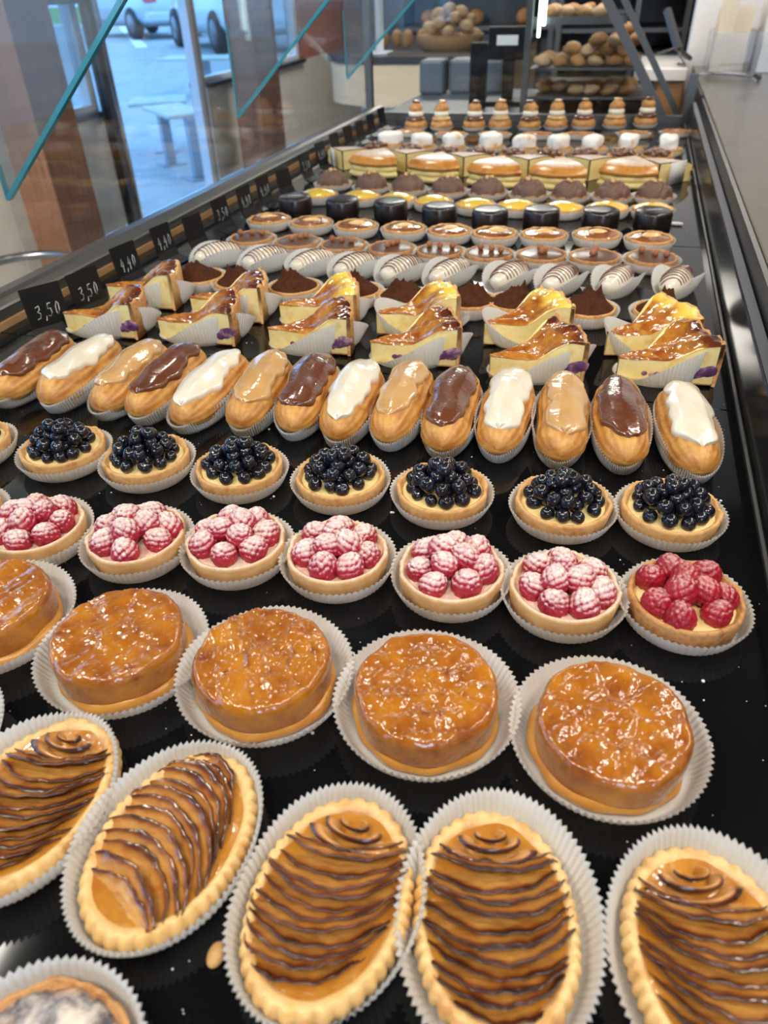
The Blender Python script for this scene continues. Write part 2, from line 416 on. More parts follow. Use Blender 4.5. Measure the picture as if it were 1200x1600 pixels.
def g_rasp(seed):
    V, F = ico(5); r = np.random.RandomState(seed); N = 74
    i = np.arange(N) + .5; ph = np.arccos(1 - 2 * i / N); th = PI * (1 + 5 ** .5) * i + r.uniform(0, 6)
    S = np.stack([np.sin(ph) * np.cos(th), np.sin(ph) * np.sin(th), np.cos(ph)], 1) + r.normal(size=(N, 3)) * .03
    S /= np.linalg.norm(S, axis=1)[:, None]
    d = np.arccos(np.clip(V @ S.T, -1, 1)).min(1)
    b = np.sqrt(np.clip(1 - (d / .26) ** 2, 0, 1))
    R = .92 + .13 * b
    X = V * R[:, None]
    z = X[:, 2]; X[:, 0] *= 1 - .16 * z; X[:, 1] *= 1 - .16 * z; X[:, 2] *= 1.08
    return X * .0104, F

def g_blue(seed):
    V, F = ico(4); V = V.copy(); pz = np.arccos(np.clip(V[:, 2], -1, 1)); az = np.arctan2(V[:, 1], V[:, 0])
    star = .42 + .07 * np.cos(5 * az)
    ring = np.exp(-((pz - star) / .10) ** 2) * .10; pit = -np.exp(-(pz / .28) ** 2) * .13
    R = 1 + ring + pit + .02 * wob(V, 3, seed)
    X = V * R[:, None]; X[:, 2] *= .90
    return X * .0066, F

CH = {}
def g_tatin(seed):
    """apple halves set in caramel: lumpy puck"""
    r = np.random.RandomState(seed); nr, na = 46, 132; R, H = .0435, .0235
    c = []
    for k in range(7): a = 2 * PI * k / 7 + r.uniform(-.25, .25); c.append((.028 * math.cos(a), .028 * math.sin(a)))
    c += [(r.uniform(-.008, .008), r.uniform(-.008, .008))]
    c = np.array(c); V = []; T = []
    th = np.linspace(0, 2 * PI, na, endpoint=False)
    for i in range(nr + 1):
        s = i / nr
        if s < .72: q = s / .72; rr = R * .90 * q; z = H
        else:
            a = (s - .72) / .28
            if a < .45: b = a / .45 * PI / 2; rr = R * .90 + R * .10 * math.sin(b); z = H - .007 * (1 - math.cos(b))
            else: rr = R * (1 - .02 * (a - .45)); z = H - .007 - (H - .009) * (a - .45) / .55
        rr = max(rr, 1e-4)
        edge = 1 + .007 * np.cos(7 * th + seed) + .009 * np.cos(4 * th + 2 * seed)
        x = rr * np.cos(th) * edge; y = rr * np.sin(th) * edge
        D = np.sqrt((x[:, None] - c[:, 0]) ** 2 + (y[:, None] - c[:, 1]) ** 2); D.sort(1)
        gap = np.clip((D[:, 1] - D[:, 0]) / .007, 0, 1)
        P3 = np.stack([x, y, np.zeros(na)], 1)
        n1 = wob(P3, 330, seed + 5); n2 = wob(P3, 900, seed + 6)
        top = 1. if s < .80 else max(0, 1 - (s - .80) / .12)
        zz = z + top * (.0010 * (gap - 1) + .0010 * n1 + .0005 * n2)
        V.append(np.stack([x, y, zz + .0062], 1)); T.append(np.clip((1 - gap) * .25 * top + .22 * n1 * top + .1 * n2 * top + (.06 if s > .8 else 0), 0, 1))
    return np.concatenate(V), gridf(nr + 1, na, False, True), np.concatenate(T)

def oval(th, a, b, p=2.03):
    return (np.abs(np.cos(th) / b) ** p + np.abs(np.sin(th) / a) ** p) ** (-1 / p)
AA, AB = .0535, .0385                               # apple tart half length / half width
def g_apple_base(seed):
    N = 330; th = np.linspace(0, 2 * PI, N, endpoint=False); r = np.random.RandomState(seed)
    ns = 40; sca = np.abs(np.sin(th * ns / 2 + .5 * np.sin(3 * th + seed)))
    low = sum(r.uniform(-1, 1) * np.cos(k * th + r.uniform(0, 6.28)) for k in (2, 3, 4, 7, 11)) / 3
    prof = [(.0, .0075, 0), (.55, .0075, 0), (.76, .009, 0), (.83, .0125, .0), (.90, .0155, .25), (.96, .0145, .75), (1.0, .0105, 1.), (1.012, .006, 1.), (.985, .0012, .8), (.6, .0010, 0)]
    V = []; T = []
    R0 = oval(th, AA, AB)
    for (q, z, s) in prof:
        rr = R0 * q + s * (.0021 * (sca - .6)) + (.001 * low if q > .5 else 0)
        zz = z + (.0016 * low + .0007 * (sca - .5) * s) * (q > .6) * (z > .003)
        V.append(np.stack([rr * np.cos(th), rr * np.sin(th), zz], 1)); T.append(np.clip((.3 if .7 < q < .86 else 0) + .12 * low, 0, 1) * np.ones(N))
    return np.concatenate(V), gridf(len(prof), N, False, True, flip=False), np.concatenate(T)

def g_slice(k, n, seed, tilt, burn, ys=.0435, ye=.0355):
    """thin apple slice: rounded browned outer edge towards -y, body tucked under the slice before it"""
    r = np.random.RandomState(seed * 31 + k); f = k / (n - 1)
    yk = ys - (ys + ye) * f + r.uniform(-.0008, .0008)
    w = oval(np.array([math.atan2(yk, .0001)]), AA, AB)[0]
    w = AB * 1.02 * math.sqrt(max(.10, 1 - (abs(yk) / (AA * .97)) ** 2.3)); w = max(w, .012)
    dip = (.017 if k > 1 else .012) * (w / .031) * r.uniform(.9, 1.1); dep = .0125 if k else .0075; nu, nv = 34, 9
    u = np.linspace(-1, 1, nu)[:, None]; v = np.linspace(0, 1, nv)[None, :]
    jag = .0004 * np.sin(u * 21 + r.uniform(0, 6)) + .0005 * np.sin(u * 9 + r.uniform(0, 6))
    x = u * w * (1 - .12 * v * (1 - u ** 2)) + 0 * v
    y = yk - dip * (1 - np.abs(u) ** 2.2) + dip * .55 + jag * (1 - v) + v * dep * (1 - .75 * u ** 4)
    zt = .0128 + .0060 * (1 - u ** 2) ** .7 * (1 - .35 * (2 * abs(f - .45)) ** 2) + .0012 * math.sin(k * 2.1)
    z = zt + .0020 * (1 - v) ** 2 * (1 - u ** 4) - .0056 * v + .0004 * np.sin(y * 2400 + u * 4)
    top = np.stack([x, y, z], 2).reshape(-1, 3)
    ed = 1.0 - .35 * np.abs(np.sin(u * 3 + r.uniform(0, 6)))
    t = (np.exp(-(v / .25) ** 1.0) * ed * burn * r.uniform(.8, 1.1) + .3 * np.abs(u) ** 9 * burn + 0 * v).reshape(-1)
    # exposed front face and a tucked-in underside
    fr = []; tf = []
    for (dz, dy, tt) in ((-.0003, -.0005, .80), (-.0012, -.0002, .50), (-.0024, .0010, .3)):
        fr.append(np.stack([x[:, 0], y[:, 0] + dy, z[:, 0] + dz], 1)); tf.append(np.full(nu, tt * burn) * ed[:, 0])
    V = np.concatenate([top] + fr); F = gridf(nu, nv)
    o = nu * nv
    for i in range(nu - 1):
        F.append((i * nv, o + i, o + i + 1, (i + 1) * nv))
        for q in range(2): F.append((o + q * nu + i, o + (q + 1) * nu + i, o + (q + 1) * nu + i + 1, o + q * nu + i + 1))
    V = V.copy(); c, s = math.cos(tilt), math.sin(tilt); X = V[:, 0].copy(); Y = V[:, 1] - yk
    V[:, 0] = c * X - s * Y; V[:, 1] = s * X + c * Y + yk
    # keep inside the rim
    a = np.arctan2(V[:, 1], V[:, 0]); lim = oval(a, AA, AB) * .94; rr = np.hypot(V[:, 0], V[:, 1]); q = np.minimum(1, lim / np.maximum(rr, 1e-6))
    V[:, 0] *= q; V[:, 1] *= q
    return V, F, np.concatenate([t] + tf)

def g_curl(seed):
    """the rolled slices that close the fan"""
    n, nv = 46, 9; parts = []
    for (R0, R1, a0, a1, zz, cy) in ((.0220, .0200, -2.95, -.2, .0125, .0325), (.0150, .0120, -3.3, .2, .0148, .0340), (.0085, .0055, -3.5, 1.3, .0160, .0352)):
        V = []; T = []
        for i in range(n):
            s = i / (n - 1); a = a0 + s * (a1 - a0); R = R0 + (R1 - R0) * s; e = (1 - abs(2 * s - 1) ** 4)
            for j in range(nv):
                q = j / (nv - 1); rr = R * (1.0 - .48 * q)
                V.append((rr * math.cos(a) * 1.15, cy + rr * math.sin(a) * .60, zz + .0042 * math.sin(PI * min(1, q * 1.1 + .12)) * (.35 + .65 * e) - .004 * (q > .99))); T.append(.9 * math.exp(-(q / .28) ** 1.3) + .15 * math.sin(9 * s + seed))
        parts.append((np.array(V), gridf(n, nv, flip=True), np.clip(T, 0, 1)))
    return join(*parts)

# eclair
def ecl_pt(s, ph, L, W, H, seed, off=0., rg=1.):
    """s in [-1,1] along y, ph angle from top; returns points on (or off) the choux surface"""
    e = np.clip(1 - np.abs(s) ** 4.2, 0, 1) ** .50
    r = np.random.RandomState(seed); p0 = r.uniform(0, 6.28, 6)
    ef = 1 - np.abs(s) ** 5
    rid = 1 + ef * rg * (.034 * (1 - 2 * np.abs(np.sin(8 * ph + p0[0])) ** .6) + .016 * np.cos(5 * ph + p0[1] + s * 2) + .018 * np.sin(s * 7 + p0[2] + 2 * ph)) * np.abs(e)
    lump = 1 + .035 * np.sin(3.2 * s + p0[3]) + .02 * np.sin(7 * s + p0[4])
    x = np.sin(ph) * W / 2 * e * rid * lump; z = np.cos(ph) * H / 2 * e * rid * lump
    z = np.where(z < 0, z * .80, z)
    bend = .0015 * np.sin(1.7 * s + p0[5])
    nx, nz = np.sin(ph), np.cos(ph)
    y = s * L / 2
    return np.stack([x + bend + off * nx, y + off * np.sign(s) * np.abs(s) ** 6, np.maximum(z + H * .40, .0015) + off * nz], -1)
def g_eclair(seed, L=.146, W=.050, H=.044):
    nu, nv = 66, 72; s = -np.cos(np.linspace(.0, PI, nu))[:, None]; ph = np.linspace(-PI, PI, nv, endpoint=False)[None, :]
    V = ecl_pt(s + 0 * ph, ph + 0 * s, L, W, H, seed).reshape(-1, 3)
    r = np.random.RandomState(seed); r.uniform(0, 6.28, 6); p0 = np.random.RandomState(seed).uniform(0, 6.28, 6)
    t = np.clip((np.abs(np.sin(8 * ph + p0[0])) ** 1.5 * .45 - .1) * (1 - np.abs(s) ** 4) + .12 * np.sin(9 * s + 3 * ph) + np.abs(s) ** 8 * .25, 0, 1) * (np.abs(ph) < 2.2) + 0 * s
    return V, gridf(nu, nv, False, True), t.reshape(-1)
def g_glaze(seed, gs, wide=1.0, s0=-.84, s1=.86, L=.146, W=.050, H=.044, shift=0.):
    nu, nv = 60, 30; r = np.random.RandomState(gs); p = r.uniform(0, 6.28, 8)
    q = np.linspace(0, 1, nu)[:, None]; e = np.linspace(-1, 1, nv)[None, :]
    endw = np.clip(1 - np.abs(2 * q - 1) ** 5, .0, 1) ** .5
    lo = (1.02 * wide + .09 * np.sin(9 * q + p[0]) + .07 * np.sin(17 * q + p[1]) + .06 * np.sin(29 * q + p[2])) * endw
    hi = (1.02 * wide + .09 * np.sin(8 * q + p[3]) + .07 * np.sin(15 * q + p[4]) + .06 * np.sin(31 * q + p[5])) * endw
    ph = np.where(e < 0, e * lo, e * hi) + shift
    s = s0 + (s1 - s0) * q + .012 * np.sin(6 * e + p[6]) * (np.abs(2 * q - 1) ** 2)
    d = np.minimum(1 - np.abs(e), np.minimum(q, 1 - q) * 7); off = .0040 * np.clip(d / .2, 0, 1) ** .42 - .0012
    off = off + .0006 * np.sin(14 * q + p[7] + 4 * e)
    V = ecl_pt(s + 0 * e, ph + 0 * q, L, W, H, seed, off + .0008, .25).reshape(-1, 3)
    return V, gridf(nu, nv)

# custard slice: wedge, tip at origin side -x, crust towards +x ; spans angle +-half
def wedge_grid(Lr, half, zt, zb, nr=26, na=26):
    """closed wedge solid between zb and zt(q,a); returns V,F"""
    pass
FL, FH = .108, rad(23)
def flan_top_z(q, a, seed, hb):
    r = np.random.RandomState(seed); p = r.uniform(0, 6.28, 5)
    return hb * (.66 - .06 * q + .52 * (lambda w_: w_ * w_ * (3 - 2 * w_))(np.clip((q - .46) / .42, 0, 1))) + .0012 * np.sin(9 * q + 5 * a + p[0]) * (q > .15) + (.0022 * np.sin(5 * a + p[1] + 3 * q) + .0015 * np.sin(13 * a + p[2])) * np.clip((q - .6) / .4, 0, 1)
def g_flan(seed, hb, q1=.955):
    nr, na, nz = 24, 20, 8
    def pt(q, a): return q * FL * q1, a * FH
    V = []; F = []
    # top
    def surf(fn, nu, nv, flip=False):
        o = len(V)
        for i in range(nu):
            for j in range(nv): V.append(fn(i / (nu - 1), j / (nv - 1)))
        F.extend(gridf(nu, nv, off=o, flip=flip))
    X = lambda q, a: (q * FL * q1 * math.cos(a * FH) - FL * .55, q * FL * q1 * math.sin(a * FH))
    Z = lambda q, a: float(flan_top_z(np.array(q), np.array(a), seed, hb))
    surf(lambda i, j: (*X(max(i, .03), 2 * j - 1), Z(max(i, .03), 2 * j - 1)), nr, na, True)
    for sg in (-1, 1):
        surf(lambda i, j: (*X(max(i, .03), sg), .0035 + (Z(max(i, .03), sg) - .0035) * j), nr, nz, sg < 0)
    surf(lambda i, j: (*X(1, 2 * i - 1), .0035 + (Z(1, 2 * i - 1) - .0035) * j), na, nz, True)
    surf(lambda i, j: (*X(max(i, .03), 2 * j - 1), .0035), nr, na)
    return np.array(V), F
def g_flan_top(seed, hb):
    nr, na = 40, 30; V = []; T = []; r = np.random.RandomState(seed + 3); p = r.uniform(0, 6.28, 4)
    for i in range(nr):
        for j in range(na):
            q = max(i / (nr - 1), .02); a = 2 * j / (na - 1) - 1; ae = a * 1.01; qq = q * .985
            e = min(1, (1 - abs(a)) * 6, (1 - q) * 14 + .3)
            z = float(flan_top_z(np.array(q), np.array(a), seed, hb)) + .0022 * e + .0004 + .0006 * math.sin(60 * q + p[0]) * math.sin(11 * a + p[1]) * e
            V.append((qq * FL * math.cos(ae * FH) - FL * .55, qq * FL * math.sin(ae * FH), z)); T.append(max(0, (q - .62) / .38) ** 1.3 * .95 + .12 * math.sin(7 * a + p[2]))
    return np.array(V), gridf(nr, na, flip=True), np.clip(T, 0, 1)
def g_flan_crust(seed, hb):
    V = []; na = 30; r = np.random.RandomState(seed + 8); p = r.uniform(0, 6.28, 3); o = []
    ring = []
    for i in range(na):
        a = 2 * i / (na - 1) - 1; zt = float(flan_top_z(np.array(1.), np.array(a), seed, hb)) + .0015 + .001 * math.sin(13 * a + p[0])
        for (q, z) in ((.950, .0), (.950, zt * .5), (.955, zt), (.985, zt + .001), (1.0, zt - .001), (1.0, zt * .5), (.985, .0)):
            b = .0006 * math.sin(40 * a + p[1] + z * 300)
            V.append(((q * FL + b) * math.cos(a * FH) - FL * .55, (q * FL + b) * math.sin(a * FH), z))
    F = gridf(na, 7, False, True, flip=True); F.append(tuple(range(7))); F.append(tuple(reversed(range((na - 1) * 7, na * 7))))
    n0 = len(V)                                       # the thin bottom crust
    for i in range(14):
        for j in range(12):
            q = .03 + .92 * i / 13; a = 2 * j / 11 - 1; V.append((q * FL * math.cos(a * FH * 1.01) - FL * .55, q * FL * math.sin(a * FH * 1.01), .0038))
    for i in range(14):
        for j in range(12):
            q = .03 + .92 * i / 13; a = 2 * j / 11 - 1; V.append((q * FL * math.cos(a * FH * 1.01) - FL * .55, q * FL * math.sin(a * FH * 1.01), .0012))
    F += gridf(14, 12, off=n0, flip=True) + gridf(14, 12, off=n0 + 168)
    for i in range(13):
        for j in (0, 11): F.append((n0 + i * 12 + j, n0 + (i + 1) * 12 + j, n0 + 168 + (i + 1) * 12 + j, n0 + 168 + i * 12 + j))
    return np.array(V), F
def g_flan_berry(seed, hb):
    """stewed berries showing in the cut sides"""
    r = np.random.RandomState(seed + 77); parts = []
    for sg in (-1, 1):
        for k in range(13):
            q = .30 + .62 * (k / 12) + r.uniform(-.02, .02); big = .0028 + .0075 * max(0, (q - .62) / .38) ** 1.2
            z = .0085 + big * .9 + r.uniform(-.001, .001) + max(0, (q - .8)) * .02
            a = sg * FH * .985; c = (q * FL * math.cos(a) - FL * .55, q * FL * math.sin(a), z)
            V, F = ell((0, 0, 0), (big * 1.25, .0012, big), 2, .15, 300, seed + k)
            cs, sn = math.cos(a), math.sin(a); V = V @ np.array([[cs, sn, 0], [-sn, cs, 0], [0, 0, 1]]) + np.array(c)
            parts.append((V, F))
    v, f, t = join(*parts); return v, f

def g_cocoa(seed):
    nr, na = 34, 84; r = np.random.RandomState(seed); V = []
    pk = [(r.uniform(0, .024) * math.cos(a), r.uniform(0, .026) * math.sin(a), r.uniform(.004, .009), r.uniform(.004, .007)) for a in r.uniform(0, 6.28, 11)]
    th = np.linspace(0, 2 * PI, na, endpoint=False)
    for i in range(nr + 1):
        q = max(i / nr, .002); x = .0335 * q * np.cos(th); y = .0335 * q * np.sin(th)
        z = .017 + .0135 * (1 - q ** 1.6)
        for (a, b, h, w) in pk: z = z + h * np.exp(-np.sqrt((x - a) ** 2 + (y - b) ** 2) / w * 1.4) * (1 - q ** 4)
        P3 = np.stack([x, y, 0 * x], 1); z = z + .0012 * wob(P3, 420, seed) * (1 - q ** 6)
        V.append(np.stack([x, y, z], 1))
    return np.concatenate(V), gridf(nr + 1, na, False, True)

def g_rosette(seed):
    nr, na = 30, 90; V = []; th = np.linspace(0, 2 * PI, na, endpoint=False); r = np.random.RandomState(seed)
    for i in range(nr + 1):
        q = max(i / nr, .002)
        tw = th + q * 1.4
        lob = np.abs(np.cos(tw * 4.5 + seed)) ** .7
        z = .010 + .026 * np.sqrt(np.clip(1 - q ** 2.2, 0, 1)) + .0045 * (lob - .5) * q * (1 - q ** 5) + .003 * np.sin(q * 16) * (1 - q)
        rr = .034 * q * (1 + .06 * (lob - .5))
        V.append(np.stack([rr * np.cos(th), rr * np.sin(th), z + .0008 * wob(np.stack([rr * np.cos(th), rr * np.sin(th), 0 * th], 1), 300, seed)], 1))
    return np.concatenate(V), gridf(nr + 1, na, False, True)

TL, TH = .088, rad(41)
def g_trop(part, seed):
    """slice of cream-filled brioche, round crust at +x, tip at -x"""
    nr, na, nz = 16, 22, 6; V = []; F = []
    if part == 'top': z0, z1, dome, ex = .0245, .0430, .013, 1.0
    elif part == 'cream': z0, z1, dome, ex = .0130, .0250, 0, .955
    else: z0, z1, dome, ex = .0012, .0135, 0, 1.0
    def X(q, a): return (q * TL * ex * math.cos(a * TH) - TL * .6, q * TL * ex * math.sin(a * TH))
    def Zt(q, a):
        if dome: return z1 + dome * math.sqrt(max(0, 1 - q ** 3.5)) - dome * .45
        return z1
    def surf(fn, nu, nv, flip=False):
        o = len(V)
        for i in range(nu):
            for j in range(nv): V.append(fn(i / (nu - 1), j / (nv - 1)))
        F.extend(gridf(nu, nv, off=o, flip=flip))
    mq = lambda i: max(i, .03)
    surf(lambda i, j: (*X(mq(i), 2 * j - 1), Zt(mq(i), 2 * j - 1)), nr, na, True)
    surf(lambda i, j: (*X(mq(i), 2 * j - 1), z0), nr, na)
    if part != 'top' or ex > 1:
        for sg in (-1, 1): surf(lambda i, j: (*X(mq(i), sg), z0 + (Zt(mq(i), sg) - z0) * j), nr, nz, sg < 0)
    def back(i, j):
        b = 1 + (.05 * math.sin(PI * j) if part != 'cream' else .03 * math.sin(PI * j) + .05 * abs(math.sin(i * 9)))
        x, y = X(1, 2 * i - 1); return ((x + TL * .6) * b - TL * .6, y * b, z0 + (Zt(1, 0) - z0) * j)
    surf(back, na * 2, nz + 2, True)
    return np.array(V), F

def g_trop_cut(seed):
    V = []; F = []; nr, nz = 16, 6
    for sg in (-1, 1):
        o = len(V)
        for i in range(nr):
            q = max(i / (nr - 1), .03); zt = .0430 + .013 * math.sqrt(max(0, 1 - q ** 3.5)) - .00585
            for j in range(nz): V.append((q * TL * math.cos(TH) - TL * .6, sg * q * TL * math.sin(TH), .0245 + (zt - .0022 - .0245) * j / (nz - 1)))
        F += gridf(nr, nz, off=o, flip=sg < 0)
    return np.array(V), F
def g_meringue(seed):
    V, F = ico(4); s = np.sign(V) * np.abs(V) ** .55; X = s * np.array([.028, .021, .0165])
    X = X * (1 + .10 * wob(X, 120, seed) + .05 * wob(X, 300, seed + 1))[:, None]
    X[:, 2] = np.maximum(X[:, 2] + .028, .012); return X, F

def g_pecans(seed):
    r = np.random.RandomState(seed); parts = []
    for k in range(13):
        a = r.uniform(0, 6.28); q = .027 * math.sqrt(k / 13)
        parts.append(ell((q * math.cos(k * 2.4), q * math.sin(k * 2.4), .020 + .008 * (1 - k / 13) + r.uniform(0, .003)), (.0105, .0062, .0055), 2, .14, 260, seed + k, a))
    v, f, t = join(*parts); return v, f

def g_choux(r_, h, seed, sub=4):
    V, F = ico(sub); X = V * np.array([r_, r_, h / 2]); X = X * (1 + .06 * wob(V, 4, seed) + .03 * wob(V, 10, seed + 1))[:, None]
    X[:, 2] = np.maximum(X[:, 2], -h * .36); X[:, 2] += h * .36; return X, F

# ------------------------------------------------------------------ labels
ORD = ['', 'first', 'second', 'third', 'fourth', 'fifth', 'sixth', 'seventh', 'eighth', 'ninth', 'tenth', 'eleventh', 'twelfth', 'thirteenth', 'fourteenth', 'fifteenth', 'sixteenth']
def nth(i, n):
    """place in a row counted from the staff-side worktop, i counted from the price-tag side"""
    k = n - i
    if k == 1: return 'nearest the grey worktop'
    if i == 0 and n > 3: return 'at the price-tag end of its row'
    return ORD[k] + ' from the grey worktop'

RND = random.Random(7)

# ------------------------------------------------------------------ pastries
def raspberry_tart(i, n, px, py, style):
    x, y, _ = P(px, py, .019)
    desc = {'s': 'raspberry tart dusted with icing sugar in a white fluted case', 'b': 'raspberry tart with bare brown crust and hardly any sugar', 'g': 'sugared raspberry tart cut off by the frame'}[style]
    t = thing('raspberry_tart', '%s, %s' % (desc, nth(i, n)), 'tart', (x, y, 0), RND.uniform(0, 6.28), 'raspberry tarts in one row')
    bare = style == 'b'
    ob('paper_case', ('rc', i % 4), lambda: g_case(.0375, .0445, .0165 if not bare else .014, 62, .0010, seed=i), M['paper'], t)
    sh = M['crust_brown'] if bare else M['crust_sugar']
    off = (0, 0, .0008)
    ob('tart_shell', ('rs', i % 3), lambda: g_shell(.0385, .0215, .0042, .006, seed=i), sh, t, off)
    ob('filling', ('rf', 0), lambda: g_dome(.0345, .0155, .0035, 40, 5), M['custard'] if bare else M['sugar_fill'], t, off)
    rm = M['rasp_bare'] if bare else M['rasp']
    r = random.Random(i * 13 + 5); k = 0
    a0 = r.uniform(0, 6.28)
    lay = [(.0245, 7, .0235), (.0100, 3, .0305)]
    for (R, m_, z) in lay:
        for j in range(m_):
            a = a0 + 2 * PI * j / m_ + r.uniform(-.12, .12); R2 = R + r.uniform(-.0015, .001)
            ob('raspberry', ('ras', k % 3), lambda: g_rasp(k % 3), rm, t, (R2 * math.cos(a), R2 * math.sin(a), z + r.uniform(-.001, .0015)),
               (r.uniform(-.9, .9), r.uniform(-.9, .9), r.uniform(0, 6.28)), r.uniform(.92, 1.08)); k += 1
        a0 += .5

def blueberry_tart(i, n, px, py):
    x, y, _ = P(px, py, .017)
    lab = 'blueberry tart heaped with glossy dark berries over custard, ' + nth(i, n)
    t = thing('blueberry_tart', lab, 'tart', (x, y, 0), RND.uniform(0, 6.28), 'blueberry tarts in one row')
    loose = i in (4, 5, 7)
    ob('paper_case', ('bc', i % 4), lambda: g_case(.0375, .0460 if loose else .0440, .0150, 62, .0010, seed=i + 20), M['paper'], t)
    ob('tart_shell', ('bs', i % 3), lambda: g_shell(.0390, .0195, .0040, .005, seed=i + 9), M['crust'], t, (0, 0, .0008))
    ob('custard', ('bf', 0), lambda: g_dome(.0350, .0145, .004, 40, 5), M['custard'], t, (0, 0, .0008))
    r = random.Random(i * 17 + 3); k = 0
    for (R, m_, z) in [(.0265, 12, .0215), (.0155, 7, .0235), (.0045, 2, .024), (.0200, 9, .0305), (.0085, 4, .0325), (.0060, 3, .0405)]:
        a0 = r.uniform(0, 6.28)
        for j in range(m_):
            a = a0 + 2 * PI * j / m_ + r.uniform(-.12, .12); R2 = max(.0, R + r.uniform(-.0015, .0015))
            ob('blueberry', ('blu', k % 3), lambda: g_blue(k % 3), M['blueberry'], t, (R2 * math.cos(a), R2 * math.sin(a), z + r.uniform(-.0012, .0012)),
               (r.uniform(-1.4, 1.4), r.uniform(-1.4, 1.4), r.uniform(0, 6.28)), r.uniform(.84, 1.06)); k += 1

def apple_tatin(i, n, px, py, lab):
    x, y, _ = P(px, py, .010)
    t = thing('tatin_tart', lab, 'tart', (x, y, 0), i * 1.3, 'caramel apple tarts in one row')
    ob('paper_case', None, lambda: g_case(.0475, .0565, .0165, 84, .0011, seed=i + 40), M['paper'], t)
    ob('pastry_base', None, lambda: revolve([(.030, .001), (.0435, .001), (.0452, .004), (.0448, .0085), (.040, .0105)], 90,
        lambda th, rr, zz: (rr * (1 + .015 * np.cos(5 * th + i) + .01 * np.cos(11 * th)), zz + .0012 * np.cos(6 * th + i) * (zz > .003))), M['tatin_base'], t)
    ob('caramel_apples', None, lambda: g_tatin(i + 2), M['tatin'], t, (.0008 * (i - 2), .001, .0015))

def apple_tart(i, px, py, ang, lab, flip, tilt, burn, toff=(0, 0), cw=.053):
    x, y, _ = P(px, py, .008)
    t = thing('oval_apple_tart', lab, 'tart', (x, y, 0), rad(ang - 90), 'oval apple tarts in the front row')
    ob('paper_case', None, lambda: g_case(.0435, cw, .0190, 92, .0013, .92, 1.17, seed=i + 60, fm=lambda th: 1 + .15 * np.cos(2 * th + i)), M['paper'], t)
    base = ob('puff_pastry', None, lambda: g_apple_base(i + 3), M['puff'], t, (toff[0], toff[1], .0012))
    ob('compote', None, lambda: revolve([(.001, .0078), (.60 * AB, .0118), (.86 * AB, .0132)][::-1], 60, lambda th, rr, zz: (rr * oval(th, AA, AB) / AB, zz + .0004 * np.cos(9 * th)), bot=False), M['compote'], t, (toff[0], toff[1], .0012))
    ns = 13 if i in (0, 2) else 12
    for k in range(ns):
        s = ob('apple_slice', None, lambda: g_slice(k, ns, i, tilt + .05 * math.sin(k * 1.7 + i), burn, {1: .028, 2: .036, 3: .028, 4: .029, 5: .026}.get(i, .0435), {2: .041, 3: .033, 4: .040, 5: .040, 1: .037}.get(i, .0365)), M['apple'], t, (toff[0], toff[1], .0012))
        if flip: s.rotation_euler = (0, 0, PI)
    if not flip: ob('apple_curl', None, lambda: g_curl(i), M['apple'], t, (toff[0], toff[1] + .0005, .0030))

def eclair(i, near, far, fl, lab):
    a = P(*near, .018); b = P(*far, .018); c = (a + b) / 2; d = b - a; ang = math.atan2(d[1], d[0])
    t = thing('eclair', lab, 'eclair', (c[0], c[1], 0), ang - PI / 2 + 0.0, 'iced eclairs in one row')
    ob('paper_case', ('ec', i % 4), lambda: g_case(.030, .0350, .0190, 90, .0010, .84, 2.28, hm=lambda th: .8 + .45 * np.cos(th) ** 2, fm=lambda th: .8 + .5 * np.sin(2 * th + i) * .3, seed=i + 80), M['paper'], t)
    ob('choux_bun', None, lambda: g_eclair(i + 11), M['choux'], t, (0, 0, .0012))
    gm = {'choc': 'choc_glaze', 'white': 'white_glaze', 'coffee': 'coffee_glaze'}[fl]
    r = random.Random(i)
    ob('icing', None, lambda: g_glaze(i + 11, i * 7 + 1, {'choc': 1.05, 'white': .95, 'coffee': .92}[fl] * r.uniform(.85, 1.0), s0=r.uniform(-.90, -.76), s1=.92, shift=r.uniform(-.12, .12)), M[gm], t, (0, 0, .0012))
    if i in (1, 4, 10): ob('cream_drop', None, lambda: ell((.004, -.0655, .018), (.0065, .005, .0055), 3, .15, 300, i), M['cream'], t)

def flan(row, i, n, px, py, ang, hb, berry, lab):
    p = P(px, py, 0); a = rad(ang); x = p[0] + math.cos(a) * FL * .55; y = p[1] + math.sin(a) * FL * .55
    t = thing('custard_slice', lab, 'cake slice', (x, y, 0), a, 'custard cake slices, %s row' % row)
    sd = i + (30 if row == 'front' else 0)
    # round liner pressed against the slice, standing higher on the side towards the camera
    ob('paper_liner', None, lambda: g_case(.041, .0510, .025, 80, .0011, 1.17, .80, seed=sd,
        hm=lambda th: .35 + 1.25 * np.clip(np.cos(th - (-PI * .36 if (berry or i < 3) else PI * .88)), 0, 1) ** 1.5 + .12 * np.clip(np.cos(th - .3), 0, 1), fm=lambda th: .9 + .3 * np.cos(2 * th)), M['paper'], t, (.004, 0, 0))
    z = (0, 0, .0010)
    ob('custard', None, lambda: g_flan(sd, hb), M['flan'], t, z)
    ob('baked_top', None, lambda: g_flan_top(sd, hb), M['flan_top'] if (berry or i in (0, 1)) else M['flan_top_yellow'], t, z)
    ob('pastry_crust', None, lambda: g_flan_crust(sd, hb), M['crust_brown'] if berry else M['crust'], t, z)
    if berry: ob('berry_layer', None, lambda: g_flan_berry(sd, hb), M['bilberry'], t, z)

def small(name, lab, cat, px, py, z, grp, rz=0):
    x, y, _ = P(px, py, z); return thing(name, lab, cat, (x, y, 0), rz, grp)

def std_case(t, rb, rt, h, key, n=56, **k):
    return ob('paper_case', key, lambda: g_case(rb, rt, h, n, .0010, **k), M['paper'], t)

